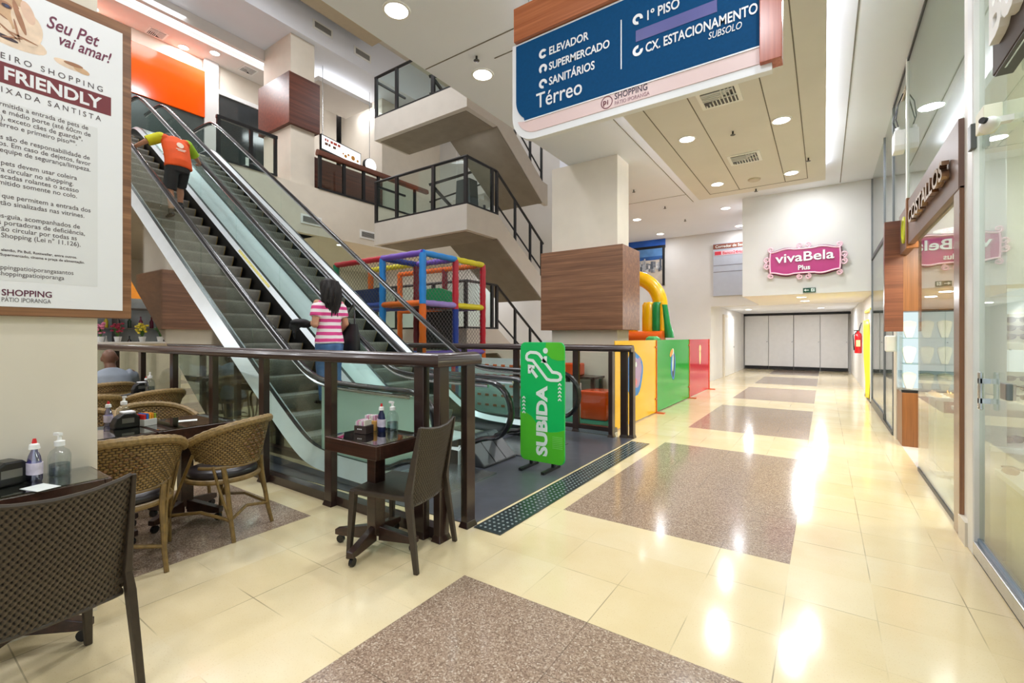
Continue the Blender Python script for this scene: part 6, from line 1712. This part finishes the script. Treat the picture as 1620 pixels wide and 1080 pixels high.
remesh(b.build('body', SKIN, t, smooth=True), .008)
eyes(t, hcW, (0, 1, -.05), (0, .05, 1), .95)
b = MB(); spine(b, [((0, -.008, .765), .190, .150), ((0, -.005, .84), .180, .138), ((0, -.005, .92), .162, .122), ((0, 0, 1.02), .152, .112), ((0, 0, 1.16), .168, .112), ((0, 0, 1.26), .165, .09), ((0, .0, 1.315), .08, .06)])
for s_ in (-1, 1): b.tube([(s_ * .12, 0, 1.26), (s_ * .175, -.005, 1.22), (s_ * .205, -.015, 1.10)], [.07, .067, .064], 14)
remesh(b.build('striped_shirt', stripes(), t, smooth=True), .011, 6)
JEAN = M('denim', (70, 104, 150), .8, var=.28, scale=7, bs=.1)
b = MB(); spine(b, [((0, -.01, .66), .17, .145), ((0, -.01, .74), .172, .142), ((0, -.0, .84), .150, .112)])
for s_ in (-1, 1): b.tube([(s_ * .085, -.005, .76), (s_ * .09, .01, .46), (s_ * .09, -.01, .28), (s_ * .09, -.03, .06)], [.102, .078, .066, .058], 14)
remesh(b.build('jeans', JEAN, t, smooth=True), .011, 5)
for s_ in (-1, 1):
    b = MB(); shoe(b, (s_ * .09, -.03, .075), (0, 1, 0), .92); remesh(b.build('shoe', BLACKP, t, smooth=True), .008, 3)
HAIRB = M('hair_dark_brown', (24, 17, 16), .6, var=.3, scale=40)
b = MB().loft([[Vector((w * math.cos(a) * (1 + .06 * math.sin(5 * a + z * 30)), cy + d * math.sin(a), z)) for a in [2 * PI * k / 24 for k in range(24)]] for w, d, cy, z in ((.03, .04, .02, 1.592), (.075, .09, .015, 1.565), (.098, .112, .005, 1.50), (.106, .112, -.01, 1.43), (.115, .095, -.035, 1.36), (.118, .07, -.06, 1.30), (.095, .045, -.08, 1.25), (.04, .02, -.085, 1.22))])
b.build('hair', HAIRB, t, smooth=True, ang=80)
q = MB()
for k in range(150):
    a = PI + PI * (k + .5) / 150 + RND.uniform(-.05, .05)
    L_ = RND.uniform(.34, .46)
    pts = []
    for j in range(9):
        f = j / 8; z = 1.56 - f * L_; r = .092 + .036 * math.sin(PI * min(1, f * 1.15)) + .009 * math.sin(f * 12 + (k // 6) * 1.7) + RND.uniform(-.004, .004) * 0
        pts.append((math.cos(a) * r * (1.12 - .2 * f), .0 + math.sin(a) * r * (1.05 - .35 * f) - .05 * f, z))
    q.tube(pts, [.004, .007, .008, .008, .008, .008, .007, .006, .002], 5)
q.build('hair_strands', HAIRB, t, smooth=True)
# bags
t = thing('shoulder_bag', 'large black shoulder bag hanging at the right arm of the woman in stripes', 'bag', (wx + .02, wy + .30, wz + .60), PI / 2 + .1)
MB().loft([[Vector((math.cos(a) * w, math.sin(a) * d, z)) for a in [2 * PI * k / 20 for k in range(20)]] for w, d, z in ((.05, .12, 0), (.075, .16, .02), (.075, .165, .14), (.06, .15, .30), (.035, .13, .42))]).build('body', M('bag_black', (26, 25, 28), .45, var=.15, scale=12), t, smooth=True)
MB().tube([(-.01, .1, .40), (.03, .09, .56), (.10, .05, .70), (.04, -.03, .56), (-.01, -.09, .40)], .012, 6).build('strap', BLACKP, t, smooth=True)
t = thing('folded_jacket', 'black folded jacket held at the left hand of the woman in stripes', 'jacket', (wx - .2, wy - .27, wz + .96), PI / 2)
b = MB(); b.ell((0, 0, .07), (.12, .11, .05), 14, 8); b.ell((-.05, .04, .02), (.06, .08, .06), 12, 8); b.ell((.05, -.03, .05), (.08, .09, .05), 12, 8); b.tube([(-.06, .0, .04), (-.08, .0, -.06), (-.06, .02, -.13)], [.03, .022, .012], 8)
remesh(b.build('cloth', M('jacket_black', (28, 27, 30), .7, var=.2, scale=10), t, smooth=True), .01, 3)

# man in grey seated with his back to us
t = thing('person', 'person with a shaved head in a grey t-shirt, seated with back turned beyond the tables', 'person', (-7.63, 1.92, 0), PI / 2); t.scale = (.95, .93, .92)
b = MB()
spine(b, [((0, -.05, .50), .16, .13), ((0, -.06, .7), .16, .12), ((0, -.05, .9), .18, .12), ((0, -.03, 1.02), .17, .09), ((0, -.01, 1.07), .065, .065), ((0, .02, 1.14), .06, .06)])
hcS = (0, .04, 1.215); head(b, hcS, (.25, 1, -.25), (0, .22, 1), 1.08)
for s_ in (-1, 1):
    limb(b, [(s_ * .21, -.03, 1.0), (s_ * .27, .08, .77), (s_ * .16, .33, .79)], [.058, .048, .03]); hand(b, (s_ * .16, .33, .79), (-s_ * .3, 1, 0), (0, 0, -1), (-s_, -.2, 0), .5)
    limb(b, [(s_ * .1, .0, .53), (s_ * .14, .42, .52), (s_ * .14, .40, .09)], [.09, .062, .04])
remesh(b.build('body', SKIND, t, smooth=True), .009)
eyes(t, hcS, (.25, 1, -.25), (0, .22, 1), 1.08)
GREYT = M('grey_tshirt', (146, 154, 166), .85, var=.06, scale=8, bs=.1)
b = MB(); spine(b, [((0, -.05, .50), .20, .16), ((0, -.07, .66), .205, .16), ((0, -.06, .85), .225, .15), ((0, -.045, .97), .225, .125), ((0, -.025, 1.04), .16, .09), ((0, -.01, 1.075), .085, .075)])
for s_ in (-1, 1): b.tube([(s_ * .16, -.03, .99), (s_ * .225, -.02, .965), (s_ * .265, .05, .84)], [.09, .084, .076], 14)
remesh(b.build('t_shirt', GREYT, t, smooth=True), .013, 8)
b = MB()
for s_ in (-1, 1): b.tube([(s_ * .09, -.03, .54), (s_ * .13, .25, .545), (s_ * .14, .45, .52), (s_ * .14, .44, .45), (s_ * .14, .41, .1)], [.11, .10, .08, .075, .06], 14)
spine(b, [((0, -.06, .47), .18, .14), ((0, -.06, .6), .18, .13)])
remesh(b.build('trousers', M('trousers_navy', (40, 44, 60), .8), t, smooth=True), .013, 5)
for s_ in (-1, 1):
    b = MB(); shoe(b, (s_ * .14, .40, .075), (0, 1, 0)); remesh(b.build('shoe', BLACKP, t, smooth=True), .009, 3)
# ------------------------------------------------------------------ finer parts hang under the part they belong to
SUBS = {
    'hanging_sign': {'blue_panel': ('lettering', 'white_line', 'purple_patch', 'divider_line', 'arrow_badge'), 'pink_band': ('shop_name', 'shop_subname', 'round_logo_ring', 'round_logo_letters')},
    'floor_sign': {'panel': ('lettering', 'escalator_symbol', 'arrow_shaft', 'arrow_head', 'symbol_person', 'symbol_head', 'chevron', 'dot_pattern', 'lime_wave', 'lime_corner')},
    'notice_sign': {'sheet': ('grey_text_field', 'script_heading', 'spaced_line', 'body_text', 'small_print', 'shop_name', 'shop_subname', 'puppy_body', 'puppy_head', 'puppy_ear', 'puppy_fold', 'puppy_cheek', 'puppy_eye', 'puppy_iris', 'puppy_mouth', 'puppy_paw'), 'maroon_banner': ('banner_lettering',)},
    'shop_sign': {'board': ('lettering', 'border', 'scroll')}, 'exit_sign': {'plate': ('arrow', 'figure_field', 'figure')},
    'security_camera': {'body': ('lens',)}, 'squeeze_bottle': {'body': ('label_patch',), 'cap': ('tip',)},
    'wall_vent': {'frame': ('louvre', 'duct')}, 'ceiling_vent': {'frame': ('louvre', 'duct')},
    'wicker_armchair': {'woven_back': ('diamond_pattern', 'braided_rim', 'back_lower_rail')}, 'rattan_side_chair': {'backrest': ('top_rail', 'bottom_rail'), 'seat': ('seat_weave',)},
    'fire_extinguisher': {'cylinder': ('label_patch',)}, 'sachet_box': {'box': ('sachet', 'white_dot')}, 'barrier_panel': {'acrylic_sheet': ('picture_field', 'picture_body', 'picture_ear', 'picture_eye', 'picture_snout', 'picture_head', 'bird_body', 'bird_breast', 'bird_beak', 'bird_head', 'clip')},
    'newel_block': {'block': ('groove',)}, 'person': {'shirt': ('sleeve', 'back_print_disc', 'back_print_line'), 'hair': ('hair_strands',), 'body': ('eye',)},
    'lightbox_sign': {'lit_face': ('print_mark', 'print_pastry')}, 'shop_name_sign': {'box': ('lettering', 'underside')}, 'shop_fascia': {'board': ('lettering',)},
    'directory_sign': {'board': ('heading_band', 'red_line', 'divider_line', 'heading_text', 'red_text', 'red_square')}, 'napkin_holder': {'case': ('badge', 'napkins')},
    'wall_poster': {'sand_print': ('sky_print', 'hill_print', 'tower_print')}, 'emergency_light': {'body': ('lamp_head', 'cable')}, 'play_board': {'board': ('dot',)}, 'pump_bottle': {'body': ('gel',)}, 'flower_bouquet': {'stems': ('blossoms',)},
}
def stem(n): return n.split('.')[0]
for o in list(bpy.data.objects):
    if o.parent is None and stem(o.name) in SUBS:
        for part, subs in SUBS[stem(o.name)].items():
            host = [c for c in o.children if stem(c.name) == part]
            if not host: continue
            for c in list(o.children):
                if stem(c.name) in subs and c is not host[0]:
                    c.parent = host[0]; c.matrix_parent_inverse = Matrix.Identity(4)
# knobs and kick plates under their door leaf, casters under their foot
for o in list(bpy.data.objects):
    if o.parent is None and stem(o.name) in ('closet_wall', 'cafe_table'):
        hosts = [c for c in o.children if stem(c.name) in ('door_leaf', 'foot')]
        mid = lambda c: sum((Vector(v) for v in c.bound_box), Vector()) / 8
        for c in list(o.children):
            if stem(c.name) in ('knob', 'kick_plate', 'caster'):
                h = min(hosts, key=lambda q: (mid(q) - mid(c)).length); c.parent = h; c.matrix_parent_inverse = Matrix.Identity(4)
# ------------------------------------------------------------------ camera, world, view
for o in bpy.data.objects:
    if '_w' in o.keys(): del o['_w']
cam = bpy.data.cameras.new('camera'); co = bpy.data.objects.new('camera', cam); COL.objects.link(co)
co.location = (0, 0, 1.4)
co.rotation_euler = (PI / 2, 0, math.atan((1304 - 810) / 720.0))
cam.sensor_width = 36.0; cam.lens = 720.0 / 1620.0 * 36.0
cam.shift_y = (533 - 540) / 1620.0 * -1 * -1
cam.clip_start = 0.02; cam.clip_end = 200
S.camera = co
w = bpy.data.worlds.new('ambient_fill'); S.world = w; w.use_nodes = True
bg = w.node_tree.nodes['Background']; bg.inputs[0].default_value = (.88, .95, 1.06, 1); bg.inputs[1].default_value = .9  # cool ambient fill added through the open sides to lift the ceilings
S.view_settings.view_transform = 'Standard'
try: S.view_settings.look = 'None'
except Exception: pass
S.view_settings.gamma = 1.0
S.view_settings.use_curve_mapping = False
S.view_settings.exposure = 0.45
S.cycles.use_denoising = True
S.cycles.max_bounces = 7; S.cycles.diffuse_bounces = 4; S.cycles.glossy_bounces = 4; S.cycles.transparent_max_bounces = 24; S.cycles.transmission_bounces = 4
S.cycles.sample_clamp_indirect = 6.0
S.cycles.caustics_reflective = False; S.cycles.caustics_refractive = False
